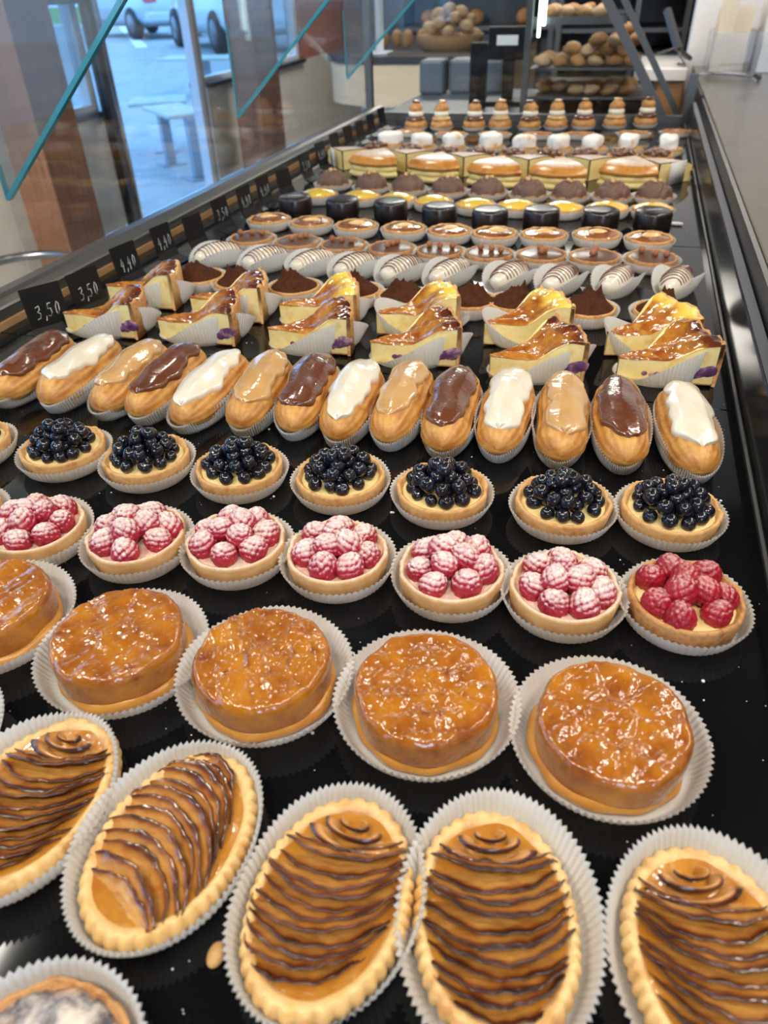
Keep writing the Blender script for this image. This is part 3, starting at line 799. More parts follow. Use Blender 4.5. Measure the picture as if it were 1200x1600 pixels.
# rows, price-tag side first
R_ = [(-75, 800, 'g'), (56, 822, 's'), (213, 837, 's'), (369, 846, 's'), (527, 864, 's'), (705, 890, 's'), (882, 918, 's'), (1071, 934, 'b')]
for i, (px, py, s) in enumerate(R_): raspberry_tart(i, len(R_), px, py, s)
B_ = [(-50, 690), (99, 699), (229, 714), (374, 729), (532, 744), (691, 764), (880, 784), (1048, 794)]
for i, (px, py) in enumerate(B_): blueberry_tart(i, len(B_), px, py)
T_ = [(-8, 968), (196, 1020), (416, 1056), (666, 1100), (947, 1153)]
for i, (px, py) in enumerate(T_):
    apple_tatin(i, 5, px, py, 'round caramel apple tart in a white case, ' + nth(i, 5))
A_ = [(-140, 1190, 95, False, .1, .6, (0, 0), 'oval apple tart showing only its paper case, at the price-tag end of the front row'),
      (46, 1264, 90, False, .25, .95, (.002, .004), 'oval apple tart with dark tilted arcs, lying left of the one with an upturned fan'),
      (267, 1322, 83, True, -.40, .85, (.001, .001), 'oval apple tart whose fan of slices curves away, yellow compote at its near tip'),
      (516, 1411, 86, False, .28, .90, (.0, .0), 'oval apple tart with slanting amber slices and yellow compote at the near tip'),
      (777, 1442, 103, False, .0, 1.15, (-.001, .001), 'most burnt oval apple tart, with straight dark arcs from tip to tip'),
      (1118, 1516, 106, False, -.22, 1.0, (.0, .002), 'oval apple tart nearest the grey worktop, pale pastry showing at its far tip')]
for i, (px, py, ang, fl, ti, bu, to, lab) in enumerate(A_): apple_tart(i, px, py, ang, lab, fl, ti, bu, to, .0495 if i in (1, 2, 3) else .053)

E_ = [((-8, 625), (110, 532), 'choc'), ((66, 636), (182, 535), 'white'), ((148, 645), (258, 545), 'coffee'), ((210, 650), (308, 552), 'choc'), ((275, 664), (380, 562), 'white'),
      ((370, 672), (438, 562), 'coffee'), ((447, 682), (512, 562), 'choc'), ((520, 690), (580, 575), 'white'), ((602, 693), (652, 578), 'coffee'), ((685, 706), (726, 588), 'choc'),
      ((775, 714), (803, 588), 'white'), ((872, 720), (882, 598), 'coffee'), ((977, 732), (962, 600), 'choc'), ((1095, 742), (1054, 612), 'white')]
names = {'choc': 'chocolate-iced eclair', 'white': 'white-iced eclair', 'coffee': 'coffee-iced eclair'}
for fl in ('choc', 'white', 'coffee'):
    idx = [i for i, e in enumerate(E_) if e[2] == fl]
    for q, i in enumerate(idx):
        k = len(idx) - q
        place = ('%s %s from the grey worktop' % (ORD[k], fl.replace('choc', 'chocolate') + ' one')) if k > 1 else 'the one nearest the grey worktop of its icing'
        eclair(i, E_[i][0], E_[i][1], fl, '%s in a paper case, %s' % (names[fl], place))

F_ = [(106, 522, 24), (250, 532, 24), (420, 548, 26), (577, 570, 30), (760, 593, 30), (957, 596, 28)]
for i, (px, py, a) in enumerate(F_):
    flan('front', i, 6, px, py, a, .040, True, 'baked custard slice with purple berries behind the eclairs, ' + nth(i, 6))
F2_ = [(172, 478, 24), (300, 498, 24), (437, 510, 28), (586, 524, 30), (752, 541, 34), (940, 558, 34)]
for i, (px, py, a) in enumerate(F2_):
    flan('back', i, 6, px, py, a, .042, False, 'plain baked custard slice behind the berry slices, ' + nth(i, 6))

C_ = [(312, 433), (375, 441), (460, 449), (555, 455), (632, 464), (733, 470), (805, 473), (917, 482), (1035, 487)]
for i, (px, py) in enumerate(C_):
    t = small('cocoa_tartlet', 'cocoa-dusted peaked chocolate tartlet, ' + nth(i, 9), 'tart', px, py, .016, 'cocoa tartlets in one row', i * .7)
    std_case(t, .0345, .0415, .017, ('cc', i % 3), seed=i)
    ob('tart_shell', ('cs', i % 2), lambda: g_shell(.0360, .0185, .003, .004, seed=i), M['crust'], t, (0, 0, .0008))
    ob('cocoa_mousse', ('cm', i % 5), lambda: g_cocoa(i), M['cocoa'], t, (0, 0, .0008))

def g_egg(seed):
    V, F = ico(4); X = V * np.array([.0180, .041, .0195]); X[:, 0] *= 1 - .18 * V[:, 1]; X = X * (1 + .03 * wob(V, 3, seed))[:, None]; X[:, 2] = np.maximum(X[:, 2], -.012) + .0145; return X, F
def g_stripes(seed):
    """piped dark lines lying across the icing"""
    r = np.random.RandomState(seed); parts = []
    for k in range(11):
        y = -.031 + .062 * k / 10 + r.uniform(-.001, .001); sl = .006; pts = []
        for a in np.linspace(-1.25, 1.25, 13):
            yy = y + sl * math.sin(a) + .0008 * math.sin(3 * a + k); q = math.sqrt(max(.02, 1 - (yy / .041) ** 2)); sx = .0180 * (1 - .18 * yy / .041)
            pts.append((sx * q * math.sin(a) * 1.02, yy, .0145 + .0195 * q * math.cos(a) * 1.03))
        parts.append(tube(pts, .0008 * r.uniform(.7, 1.3), 6))
    v, f, t = join(*parts); return v, f
S_ = [(340, 396), (415, 403), (488, 409), (556, 414), (628, 419), (703, 424), (797, 429), (877, 434), (965, 436), (1058, 437)]
for i, (px, py) in enumerate(S_):
    t = small('striped_cake', 'white oval cake with thin dark chocolate stripes, ' + nth(i, 10), 'cake', px, py, .018, 'striped oval cakes in one row', rad(-38 + 3 * i * .6))
    ob('paper_case', ('sc', i % 4), lambda: g_case(.021, .0300, .0230, 62, .0011, 1.0, 1.85, hm=lambda th: .30 + 1.0 * np.cos(th) ** 2, fm=lambda th: .55 + .75 * np.cos(th) ** 2, seed=i), M['paper'], t)
    ob('white_icing', ('se', i % 3), lambda: g_egg(i), M['white_glaze'], t, (0, 0, .0012))
    ob('chocolate_stripes', ('ss', i % 3), lambda: g_stripes(i), M['choc_glaze'], t, (0, 0, .0012))

K_ = [(393, 370), (465, 376), (536, 381), (611, 386), (687, 390), (764, 394), (847, 396), (929, 399), (1019, 401)]
nuts = [[(-.02, 0), (.0, .004), (.018, .006)], [(-.006, -.008), (.004, .003), (.012, .01)], [(-.02, .004), (-.002, .0), (.015, .001)], [(-.003, -.01), (.003, 0), (.008, .008)], [(-.018, .004), (0, .0), (.02, .004)],
        [(-.014, .004), (.004, .0), (.0195, -.006)], [(-.004, .006), (.004, -.002), (.0, -.010)], [(0, .012), (-.001, .001), (-.003, -.009)], [(-.016, .010), (.004, -.002), (.020, -.004)]]
for i, (px, py) in enumerate(K_):
    t = small('chocolate_tartlet', 'smooth chocolate tartlet with three hazelnuts on top, ' + nth(i, 9), 'tart', px, py, .018, 'chocolate hazelnut tartlets in one row')
    std_case(t, .0355, .0430, .0150, ('kc', i % 3), seed=i)
    ob('tart_shell', ('ks', i % 2), lambda: g_shell(.0370, .0180, .003, .0035, seed=i), M['crust_brown'], t, (0, 0, .0008))
    ob('ganache', ('kg', 0), lambda: g_dome(.0345, .0165, .003, 40, 6, .0003, 90, 1), M['choc_matte'], t, (0, 0, .0008))
    for (a, b) in nuts[i]: ob('hazelnut', ('hz', 0), lambda: ell((0, 0, 0), (.0052, .0052, .0056), 2, .04, 300, 1), M['nut'], t, (a, b, .0245))

def g_cara(seed): return g_dome(.0335, .0160, .0055, 48, 7, .0006, 160, seed)
W_ = [(420, 341), (486, 346), (556, 351), (631, 355), (703, 359), (773, 363), (850, 365), (933, 365), (1015, 371)]
for i, (px, py) in enumerate(W_):
    t = small('caramel_tartlet', 'caramel tartlet with a pale fruit centre, ' + nth(i, 9), 'tart', px, py, .018, 'caramel apricot tartlets in one row', i * .9)
    std_case(t, .0350, .0405, .0160, ('wc', i % 3), seed=i)
    ob('tart_shell', ('ws', i % 2), lambda: g_shell(.0365, .0185, .003, .004, seed=i), M['crust'], t, (0, 0, .0008))
    ob('caramel_glaze', ('wg', i % 3), lambda: g_cara(i), M['caramel'], t, (0, 0, .0008))
    ob('apricot_half', ('wa', i % 3), lambda: ell((.001 * (i % 3), 0, .0195), (.0175, .0105, .0062), 3, .06, 140, i), M['apricot'], t, None, (0, 0, -.9 * i + .3))

def g_squig():
    return tube([(-.014 + .028 * k / 23, .004 * math.sin(k * 1.35) * (1 - .3 * (k % 3)), 0) for k in range(24)], .0005, 5)
D_ = [(461, 306), (535, 310), (610, 313), (687, 320), (766, 326), (847, 325), (940, 327), (1022, 328)]
for i, (px, py) in enumerate(D_):
    t = small('dark_chocolate_cake', 'round dark chocolate coated cake with flat top, ' + nth(i, 8), 'cake', px, py, .035, 'dark round cakes in one row')
    ob('chocolate_coating', ('dk', i % 2), lambda: revolve([(.030, .0005), (.0318, .002), (.0322, .012), (.0318, .030), (.0305, .0342), (.0275, .0355), (.015, .0357)], 56, lambda th, rr, zz: (rr + .0005 * np.cos(5 * th + i), zz)), M['choc_dark'], t)
    if i in (0, 7): ob('icing_script', ('dq', 0), g_squig, M['chalk'], t, (0, 0, .0358), (0, 0, .3))

L_ = [(498, 303), (565, 306), (620, 310), (677, 314), (743, 319), (808, 321), (880, 324), (950, 324), (1020, 326)]
for i, (px, py) in enumerate(L_):
    t = small('lemon_tartlet', 'glossy yellow lemon tartlet behind the dark cakes, ' + nth(i, 9), 'tart', px, py, .016, 'lemon tartlets in one row', i)
    std_case(t, .0345, .0395, .0150, ('lc', i % 3), seed=i)
    ob('tart_shell', ('ls', i % 2), lambda: g_shell(.0360, .0170, .003, .004, seed=i), M['crust'], t, (0, 0, .0008))
    ob('lemon_curd', ('ll', i % 2), lambda: g_dome(.0352, .0150, .0110, 48, 8, .0006, 90, i, p=1.5), M['lemon'], t, (0, 0, .0008))

O_ = [(520, 281), (580, 286), (638, 289), (700, 292), (762, 294), (827, 297), (890, 299), (957, 300), (1023, 300)]
for i, (px, py) in enumerate(O_):
    t = small('piped_chocolate_tart', 'piped chocolate cream tart topped with nuts, ' + nth(i, 9), 'tart', px, py, .018, 'piped chocolate tarts in one row', i * 1.1)
    std_case(t, .0345, .0420, .0120, ('oc', i % 3), seed=i)
    ob('tart_shell', ('os', 0), lambda: g_shell(.0350, .0120, .003, .003, seed=i), M['crust_brown'], t, (0, 0, .0008))
    ob('chocolate_cream', ('oo', i % 4), lambda: g_rosette(i), M['choc_cream'], t, (0, 0, .0008))
    for k in range(3): ob('nut_piece', ('on', k), lambda: ell((0, 0, 0), (.0055, .0038, .0032), 2, .15, 300, k), M['nut_pale'], t, (.007 * math.cos(k * 2.3 + i), .007 * math.sin(k * 2.3 + i), .0385), (0, 0, k))

def brioche(px, py, rz, lab, grp, sd, band=False):
    x, y, _ = P(px, py, .028)
    t = thing('brioche_slice', lab, 'cake slice', (x, y, 0), rz, grp)
    ob('brioche_base', ('ta', sd % 2), lambda: g_trop('base', sd), M['brioche_crumb'], t)
    ob('cream_filling', ('tb', sd % 2), lambda: g_trop('cream', sd), M['pastry_cream'], t)
    tp = ob('brioche_top', ('tc', sd % 2), lambda: g_trop('top', sd), M['brioche'], t)
    ob('cut_crumb', ('te', 0), lambda: g_trop_cut(sd), M['brioche_crumb'], tp)
    if 'tip' in grp: t.scale = (1, 1, .86)
    if band: ob('paper_band', ('td', band), lambda: bar((-.045, band * .022, .0262), (-.002, band * .046, .0262), .0008, .05), M['paper'], t)
Q_ = [(587, 254), (680, 261), (775, 268), (873, 271), (983, 269)]
for i, (px, py) in enumerate(Q_): brioche(px, py, rad(-97 + 4 * (i % 2)), 'cream-filled brioche slice, brown crust facing the camera, ' + nth(i, 5), 'brioche slices with crust in front', i)
Q2_ = [(545, 243), (640, 247), (730, 252), (826, 256), (922, 257), (1036, 263)]
for i, (px, py) in enumerate(Q2_): brioche(px, py - 3, rad(92 + (-12 if i == 5 else 5 * (i % 2))), 'sugared brioche slice pointing its tip at the camera, ' + nth(i, 6), 'brioche slices with tip in front', i, band={5: -1, 0: 1}.get(i, False))

N_ = [(587, 229), (640, 232), (697, 236), (750, 238), (803, 239), (858, 240), (913, 240), (973, 240), (1027, 240)]
for i, (px, py) in enumerate(N_):
    t = small('nut_tartlet', 'dark glossy nut tartlet behind the brioche slices, ' + nth(i, 9), 'tart', px, py, .02, 'nut tartlets in one row', i)
    std_case(t, .0345, .0395, .0120, ('nc', i % 3), seed=i)
    ob('tart_shell', ('ns', 0), lambda: g_shell(.0360, .0170, .003, .004, seed=i), M['crust'], t, (0, 0, .0008))
    ob('glazed_nuts', ('np', i % 3), lambda: g_pecans(i), M['pecan'], t, (0, 0, -.002))

G_ = [(610, 217), (660, 220), (708, 221), (767, 220), (820, 223), (873, 223), (927, 223), (982, 223), (1045, 224)]
for i, (px, py) in enumerate(G_):
    t = small('meringue_tart', 'tart topped with a toasted white meringue block, ' + nth(i, 9), 'tart', px, py, .026, 'meringue tarts in one row', i * .2)
    std_case(t, .0330, .0385, .0110, ('gc', i % 3), seed=i)
    ob('tart_shell', ('gs', 0), lambda: g_shell(.0340, .0150, .003, .003, seed=i), M['crust'], t, (0, 0, .0008))
    ob('meringue', ('gm', i % 5), lambda: g_meringue(i), M['meringue'], t)

J_ = [(640, 206), (705, 209), (773, 209), (840, 210), (907, 210), (990, 208), (1058, 206)]
for i, (px, py) in enumerate(J_):
    t = small('red_jelly_boat', 'boat-shaped tart with flat red jelly top, ' + nth(i, 7), 'tart', px, py, .012, 'red jelly boats in one row', 0)
    std_case(t, .020, .0245, .0120, ('jc', i % 3), sx=1.9, seed=i)
    ob('tart_shell', ('js', 0), lambda: g_shell(.0205, .0150, .003, .003, sx=1.9, seed=2), M['crust_brown'], t, (0, 0, .0008))
    ob('red_jelly', ('jj', 0), lambda: g_dome(.0185, .0125, .003, 40, 5, sx=1.95), M['red_jelly'], t)

Z_ = [(650, 203, 'choc'), (690, 203, 'coffee'), (741, 203, 'choc'), (781, 202, 'coffee'), (827, 203, 'choc'), (868, 202, 'coffee'), (911, 201, 'choc'), (960, 200, 'coffee'), (1008, 198, 'choc')]
for i, (px, py, fl) in enumerate(Z_):
    t = small('cream_puff_tower', 'two-tier cream puff with %s icing and cream collar, %s' % ('chocolate' if fl == 'choc' else 'coffee', nth(i, 9)), 'cream puff', px, py - 4, .008, 'two-tier cream puffs in one row', i)
    gm = M['choc_glaze'] if fl == 'choc' else M['coffee_glaze']
    std_case(t, .0270, .0340, .010, ('zc', i % 2), seed=i)
    ob('lower_puff', ('zl', i % 3), lambda: g_choux(.031, .040, i), M['choux_brown'], t, (0, 0, .0012))
    ob('icing', ('zg', i % 2), lambda: ell((0, 0, .031), (.0285, .0285, .0105), 3, .05, 90, i), gm, t)
    ob('cream_collar', ('zk', 0), lambda: join(*[ell((.0165 * math.cos(a), .0165 * math.sin(a), .0445), (.0058, .0058, .0075), 2) for a in np.linspace(0, 2 * PI, 18, endpoint=False)])[:2], M['cream'], t)
    h = ob('upper_puff', ('zu', i % 3), lambda: g_choux(.0195, .033, i + 5), M['choux_brown'], t, (0, 0, .045))
    ob('icing_cap', ('zh', i % 2), lambda: ell((0, 0, .0305), (.0125, .0125, .0045), 3, .05, 90, i), gm, h, (.004 * math.sin(i * 2), .004 * math.cos(i), -.001))

# flour-dusted cake in the near corner
x, y, _ = P(50, 1712, .010)
t = thing('floured_fruit_tart', 'cracked floury fruit tart with dark blue patches, at the near corner by the frame', 'tart', (x, y, 0))
ob('paper_case', None, lambda: g_case(.0400, .0475, .0190, 74, .0012, seed=5), M['paper'], t)
ob('crumble_top', None, lambda: (lambda V, F: (V + np.stack([0 * V[:, 0], 0 * V[:, 0], .0012 * wob(V, 500, 4) * (V[:, 2] > .012)], 1), F))(*g_dome(.0405, .010, .013, 90, 18, .0022, 190, 3)), M['flour_top'], t)
ob('tart_shell', None, lambda: g_shell(.0412, .0150, .003, .003, seed=8), M['crust_brown'], t, (0, 0, .0008))

# ------------------------------------------------------------------ crumbs and specks on the trays
c = P(338, 1497, 0)
tag(ob('pastry_crumb', None, lambda: (lambda V, F: (V + np.array([0, 0, .0028]), F))(*ell((0, 0, 0), (.0042, .0052, .0028), 3, .18, 500, 2)), M['crust'], None, c), 'small golden pastry crumb on the black tray between two oval apple tarts', 'crumb')
c = P(1057, 352, 0)
tag(ob('paper_scrap', None, lambda: (lambda V, F: (V + np.array([0, 0, .003]), F))(*ell((0, 0, 0), (.012, .007, .003), 3, .25, 160, 4)), M['paper'], None, c), 'crumpled white paper scrap on the tray beside the last dark cake', 'scrap')
def g_specks():
    r = np.random.RandomState(4); V0, F0 = ico(1); parts = []
    for k in range(620):
        if k < 420: x = r.uniform(-.62, .14); y = r.uniform(.05, .75)
        else: x = r.uniform(-.72, .145); y = r.uniform(.6, 1.9)
        s = .00035 + .0012 * r.uniform() ** 5
        parts.append((V0 * np.array([s, s, s * .6]) + np.array([x, y, s * .5]), F0))
    v, f, t = join(*parts); return v, f
o = tag(ob('sugar_crumbs', None, g_specks, M['white_paint']), 'loose white sugar grains scattered over the black trays', 'sugar'); o['kind'] = 'stuff'

# ------------------------------------------------------------------ display cabinet
XL, XR, YE = -.775, .147, 2.55
def tray(y0, y1, lab):
    t = thing('display_tray', lab, 'tray', (0, 0, 0), 0, 'black display trays end to end')
    ob('tray_plate', None, lambda: rbx(XL + .004, XR, y0 + .0008, y1 - .0008, -.010, 0.0, .0008), M['tray_black'], t, smooth=False)
    return t
ya = P(1125, 640, 0)[1]; yb = P(1060, 385, 0)[1]
tray(-.30, ya, 'glossy black tray under the fruit tarts nearest the camera')
tray(ya, yb, 'glossy black tray under the custard slices and striped cakes')
tray(yb, YE - .02, 'glossy black tray under the dark cakes and cream puffs at the far end')

cab = thing('display_cabinet', 'long glass-fronted pastry display cabinet with metal rails and glass brackets', 'display case', (-.3, 1.1, -.92))
def cpart(name, gen, mt, smooth=False):
    o = ob(name, None, gen, mt, cab, smooth=smooth); o.location = (.3, -1.1, .92); return o
cpart('cabinet_body', lambda: rbx(-.84, .17, -.30, YE, -.92, -.0105, .004), M['black_wall'])
# front rail: wood strip, ribbed metal face, rounded top
def sweep(prof, y0, y1):
    n = len(prof); V = [(x, y, z) for y in (y0, y1) for (x, z) in prof]
    F = [(i, (i + 1) % n, n + (i + 1) % n, n + i) for i in range(n)]; F += [tuple(reversed(range(n))), tuple(range(n, 2 * n))]
    return np.array(V), F
cpart('wood_strip', lambda: rbx(-.786, XL + .002, -.30, YE, -.010, .009, .001), M['wood_strip'])
cpart('front_rail', lambda: sweep([(-.776, .0095), (-.776, .018), (-.779, .019), (-.779, .022), (-.776, .023), (-.778, .026), (-.785, .032), (-.796, .0345), (-.820, .032), (-.830, .028), (-.838, .010), (-.838, -.0104), (-.787, -.0104), (-.787, .0095)], -.30, YE + .02), M['alu'])
BR = (.877, 1.604, 2.325)
ys = [-.30] + list(BR) + [YE]
for k in range(4):
    cpart('front_glass', lambda: bx(-.824, -.818, ys[k] + .006, ys[k + 1] - .006, .0325, .70), M['glass'])
for k, yy in enumerate(BR):
    def gb():
        p = [(-.817, .137), (-.20, .697), (-.817, .697)]
        V = [(x, yy + d, z) for d in (-.004, .004) for (x, z) in p]
        return np.array(V), [(0, 1, 2), (5, 4, 3), (0, 3, 4, 1), (1, 4, 5, 2), (2, 5, 3, 0)]
    b = cpart('glass_bracket', gb, M['glass_dusty'])
    e = ob('polished_edge', None, lambda: join(bar((-.817, yy, .1355), (-.198, yy, .6975), .009, .006), bar((-.8175, yy, .134), (-.8175, yy, .30), .0085, .002))[:2], M['glass_edge'], b, smooth=False)
cpart('top_shelf', lambda: bx(-.824, -.19, -.30, YE, .700, .708), M['glass'])
# staff-side rail
cpart('tray_lip', lambda: sweep([(XR + .0005, -.010), (XR + .0005, .0022), (XR + .003, .003), (XR + .005, .001), (XR + .005, -.010)], -.30, YE), M['steel_grey'])
cpart('inner_wall', lambda: sweep([(.1525, -.010), (.157, .050), (.1585, .052), (.166, -.010)], -.30, YE), M['black_wall'])
cpart('rail_ledge', lambda: sweep([(.1588, .050), (.1588, .0535), (.1695, .055), (.1705, .053), (.1700, .046), (.160, .046)], -.30, YE), M['steel'])
cpart('outer_rail', lambda: sweep([(.1712, .030), (.1712, .050), (.1765, .074), (.1812, .0775), (.1818, .030)], -.30, YE + .5), M['black_plastic'])
# far end frame
cpart('end_frame', lambda: join(bar((-.83, YE, .004), (.160, YE, .004), .03, .030), bar((.150, YE, .016), (.150, YE, .125), .024, .022, (0, 1, 0)), bar((.082, YE, .018), (-.39, YE, .69), .024, .024, (0, 1, 0)),
    bar((-.822, YE, .03), (-.822, YE, .70), .022, .022, (0, 1, 0)))[:2], M['steel_grey'])
cpart('end_glass', lambda: (np.array([(x, YE + d, z) for d in (-.003, .003) for (x, z) in ((-.81, .02), (.072, .02), (-.39, .69), (-.81, .69))]), [(0, 1, 2, 3), (7, 6, 5, 4), (0, 4, 5, 1), (1, 5, 6, 2), (2, 6, 7, 3), (3, 7, 4, 0)]), M['glass'])

# price tags on the tray along the front rail
angt = math.atan2(*(P(162, 466, .005) - P(110, 488, .005))[[1, 0]])
TG = [(73, 484, .066, -.28, '3,50'), (137, 455, .060, 0, '3,50'), (199, 411, .058, .08, '4,40'), (256, 378, .056, .1, '4,40'), (305, 361, .054, .05, ''), (347, 334, .056, .1, '3,50'), (384, 314, .054, .12, '4,40'),
      (413, 297, .054, .1, '4,40'), (445, 284, .050, 0, ''), (478, 259, .055, .1, '3,50'), (502, 241, .056, .1, '4,40'), (524, 226, .055, .1, ''), (545, 214, .055, .1, ''), (563, 205, .055, .1, ''), (580, 194, .055, .1, ''), (597, 184, .055, .1, '')]
for i, (px, py, h, da, txt) in enumerate(TG):
    p = P(px, py, h * .55); k = i + 1
    lab = 'black price tag %sby the front rail, %s' % (('chalked ' + txt + ' ') if txt else '', 'closest to the camera' if i == 0 else ORD[k] + ' from the camera end')
    t = thing('price_tag', lab, 'price tag', (p[0], p[1], 0), angt + da, 'black price tags along the front rail')
    w = .052 if i < 3 else .046
    # upright plate leaning back and a curved foot running out over the tray
    def gp():
        pts = [(-.004, h), (.000, h * .55), (.003, .016), (.008, .006), (.018, .0015), (.034, .001)]
        nrm = .0016; V = []
        for (q, z) in pts: V += [(-w / 2, -q, z + .0012), (w / 2, -q, z + .0012)]
        for (q, z) in pts: V += [(-w / 2, -q + nrm, z - .0004), (w / 2, -q + nrm, z - .0004)]
        n = len(pts); F = []
        for a in range(n - 1):
            F.append((2 * a, 2 * a + 1, 2 * a + 3, 2 * a + 2)); b = 2 * n; F.append((b + 2 * a, b + 2 * a + 2, b + 2 * a + 3, b + 2 * a + 1))
            F.append((2 * a, 2 * a + 2, b + 2 * a + 2, b + 2 * a)); F.append((2 * a + 1, b + 2 * a + 1, b + 2 * a + 3, 2 * a + 3))
        F.append((0, b, b + 1, 1)); F.append((2 * n - 2, 2 * n - 1, 4 * n - 1, 4 * n - 2))
        return np.array(V), F
    pl = ob('tag_plate', ('tg', i < 3, h), gp, M['black_plastic'], t, smooth=False)
    if txt:
        DG = {'3': [(0, .9), (.5, 1), (.55, .7), (.2, .55), (.6, .4), (.5, .05), (0, 0)], '5': [(.6, 1), (.15, 1), (.05, .6), (.5, .6), (.6, .25), (.3, 0), (0, .1)], '0': [(.3, 1), (.05, .6), (.1, .15), (.3, 0), (.55, .3), (.55, .8), (.3, 1)],
              '4': [(.35, 1), (.0, .4), (.6, .4)], '/': [(.5, .75), (.4, -.15)], ',': [(.2, .1), (.05, -.25)]}
        def gw():
            parts = []; x0 = -.015; s = .016
            for ch in txt:
                for q in ([ch] + (['/'] if ch == '4' else [])):
                    parts.append(tube([(x0 + (a + .2 * b) * s * .55, -.0022 - .002 + (.004 if b > 2 else 0), h * .42 + b * s) for (a, b) in DG[q]], .00055, 5))
                x0 += .0042 if ch == ',' else .0105
            v, f, _ = join(*parts)
            v[:, 1] = -(.003 - .003 * (v[:, 2] - .016) / (h * .55 - .016)) + (v[:, 1] - v[:, 1].mean()) * .3 - .0006
            return v, f
        ob('chalk_price', None, gw, M['chalk'], t)

# ------------------------------------------------------------------ staff side
wt = thing('staff_worktop', 'grey brown stone worktop beside the pastry cabinet', 'counter', (.5, 1.4, -.92))
o = ob('stone_top', None, lambda: rbx(.183, .95, -.35, 3.32, .045, .0775, .003), M['worktop'], wt, smooth=False); o.location = (-.5, -1.4, .92)
o = ob('counter_base', None, lambda: bx(.184, .93, -.33, 3.30, -.92, .0445), M['black_wall'], wt, smooth=False); o.location = (-.5, -1.4, .92)

def g_tong_arm(sg):
    V = []; n = 26
    for k in range(n):
        s = k / (n - 1); w = .006 if s < .68 else .006 + .012 * math.sin(PI * (s - .68) / .34 * .9); x = .19 * s; sc_ = .0012 * math.sin(k * 2.6) if s > .7 else 0
        y = sg * (.004 + .020 * s); z = .010 + .004 * math.sin(PI * s)
        for (dy, dz) in ((-w, -.003), (-w * .6 + sc_, .0035), (w * .6 + sc_, .0035), (w, -.003)): V.append((x, y + dy * .8, z + dz))
    F = gridf(n, 4, False, True); F.append((0, 1, 2, 3)); F.append(tuple(range(4 * n - 4, 4 * n))[::-1]); return np.array(V), F
a = P(1183, 122, .085); b = P(1098, 116, .085); d = b - a
t = thing('serving_tongs', 'steel serving tongs with scalloped ends lying on the worktop', 'tongs', (a[0], a[1], .0775), math.atan2(d[1], d[0]))
s_ = np.hypot(d[0], d[1]) / .19
for sg in (-1, 1): ob('tong_arm', None, lambda: g_tong_arm(sg), M['steel'], t, scale=(s_, 1, 1.))
ob('hinge', None, lambda: tube([(.0, -.012, .010), (.0, .012, .010)], .009, 12), M['steel'], t)

# acrylic holders with paper bags
def holder(x0, x1, y0, y1, z1, lab):
    t = thing('bag_holder', lab, 'holder', ((x0 + x1) / 2, (y0 + y1) / 2, .0775), 0, 'clear holders on the worktop'); w = (x1 - x0) / 2; l = (y1 - y0) / 2; h = z1 - .0775; g = .003
    ob('clear_box', None, lambda: join(bx(-w, w, -l, -l + g, 0, h), bx(-w, w, l - g, l, 0, h), bx(-w, -w + g, -l + g, l - g, 0, h), bx(w - g, w, -l + g, l - g, 0, h), bx(-w + g, w - g, -l + g, l - g, 0, g))[:2], M['acrylic'], t, smooth=False)
    return t
holder(.215, .345, 3.04, 3.28, .195, 'clear plastic holder full of cream paper bags')
holder(.350, .66, 3.04, 3.28, .195, 'clear plastic holder full of white paper bags')
def g_bag(w, h, sd):
    r = np.random.RandomState(sd); n = 10; V = []
    for i in range(n):
        s = i / (n - 1)
        for (dx, dy) in ((-1, -.004), (0, -.006), (1, -.004), (1, .004), (0, .006), (-1, .004)):
            V.append((dx * w / 2 * (1 + .02 * math.sin(7 * s + sd)), dy * (1 + .4 * math.sin(3 * s + sd)), s * h * (1 + .03 * dx * math.sin(sd))))
    F = gridf(n, 6, False, True); F.append(tuple(range(6))); F.append(tuple(range(6 * n - 6, 6 * n))[::-1]); return np.array(V), F
for k in range(6):
    tag(ob('paper_bag', ('bag', k), lambda: g_bag(.10 if k else .05, .180 - .008 * (k % 3) + (.03 if k == 0 else 0), k), M['bag_cream'], None, (.280 if k else .25, 3.065 + .036 * k, .0815), smooth=False), 'cream paper bag standing in the clear holder on the worktop, ' + ('sticking up highest' if k == 0 else ORD[k] + ' behind the tallest'), 'paper bag', 'cream paper bags')
for k in range(6):
    tag(ob('paper_bag', ('bagw', k), lambda: g_bag(.27, .205 - .012 * (k % 2), k + 9), M['bag_white'], None, (.505, 3.065 + .036 * k, .0815), smooth=False), 'large white paper bag in the clear holder on the worktop, ' + ORD[k + 1] + ' from the front', 'paper bag', 'white paper bags')

# ------------------------------------------------------------------ room shell
FZ = -.92
struct(ob('floor', None, lambda: bx(-2.6, 1.75, -2.6, 8.0, FZ - .05, FZ), M['floor_tile'], smooth=False))
struct(ob('ceiling', None, lambda: bx(-2.7, 1.85, -2.6, 8.1, 1.9, 2.0), M['ceiling'], smooth=False))
struct(ob('wall_back', None, lambda: bx(-2.6, 1.75, 7.9, 8.05, FZ, 1.9), M['shelf_blue'], smooth=False))
struct(ob('wall_front', None, lambda: join(bx(-2.6, .5, -2.72, -2.6, FZ, 1.9), bx(1.5, 1.75, -2.72, -2.6, FZ, 1.9), bx(.5, 1.5, -2.72, -2.6, FZ, .15), bx(.5, 1.5, -2.72, -2.6, 1.45, 1.9))[:2], M['shelf_blue'], smooth=False))
struct(ob('wall_right', None, lambda: bx(1.75, 1.85, -2.6, 8.0, FZ, 1.9), M['wall_grey'], smooth=False))
struct(ob('wall_partition', None, lambda: bx(.165, 1.75, 3.45, 3.6, FZ, 1.9), M['plaster'], smooth=False))
FX = -2.6
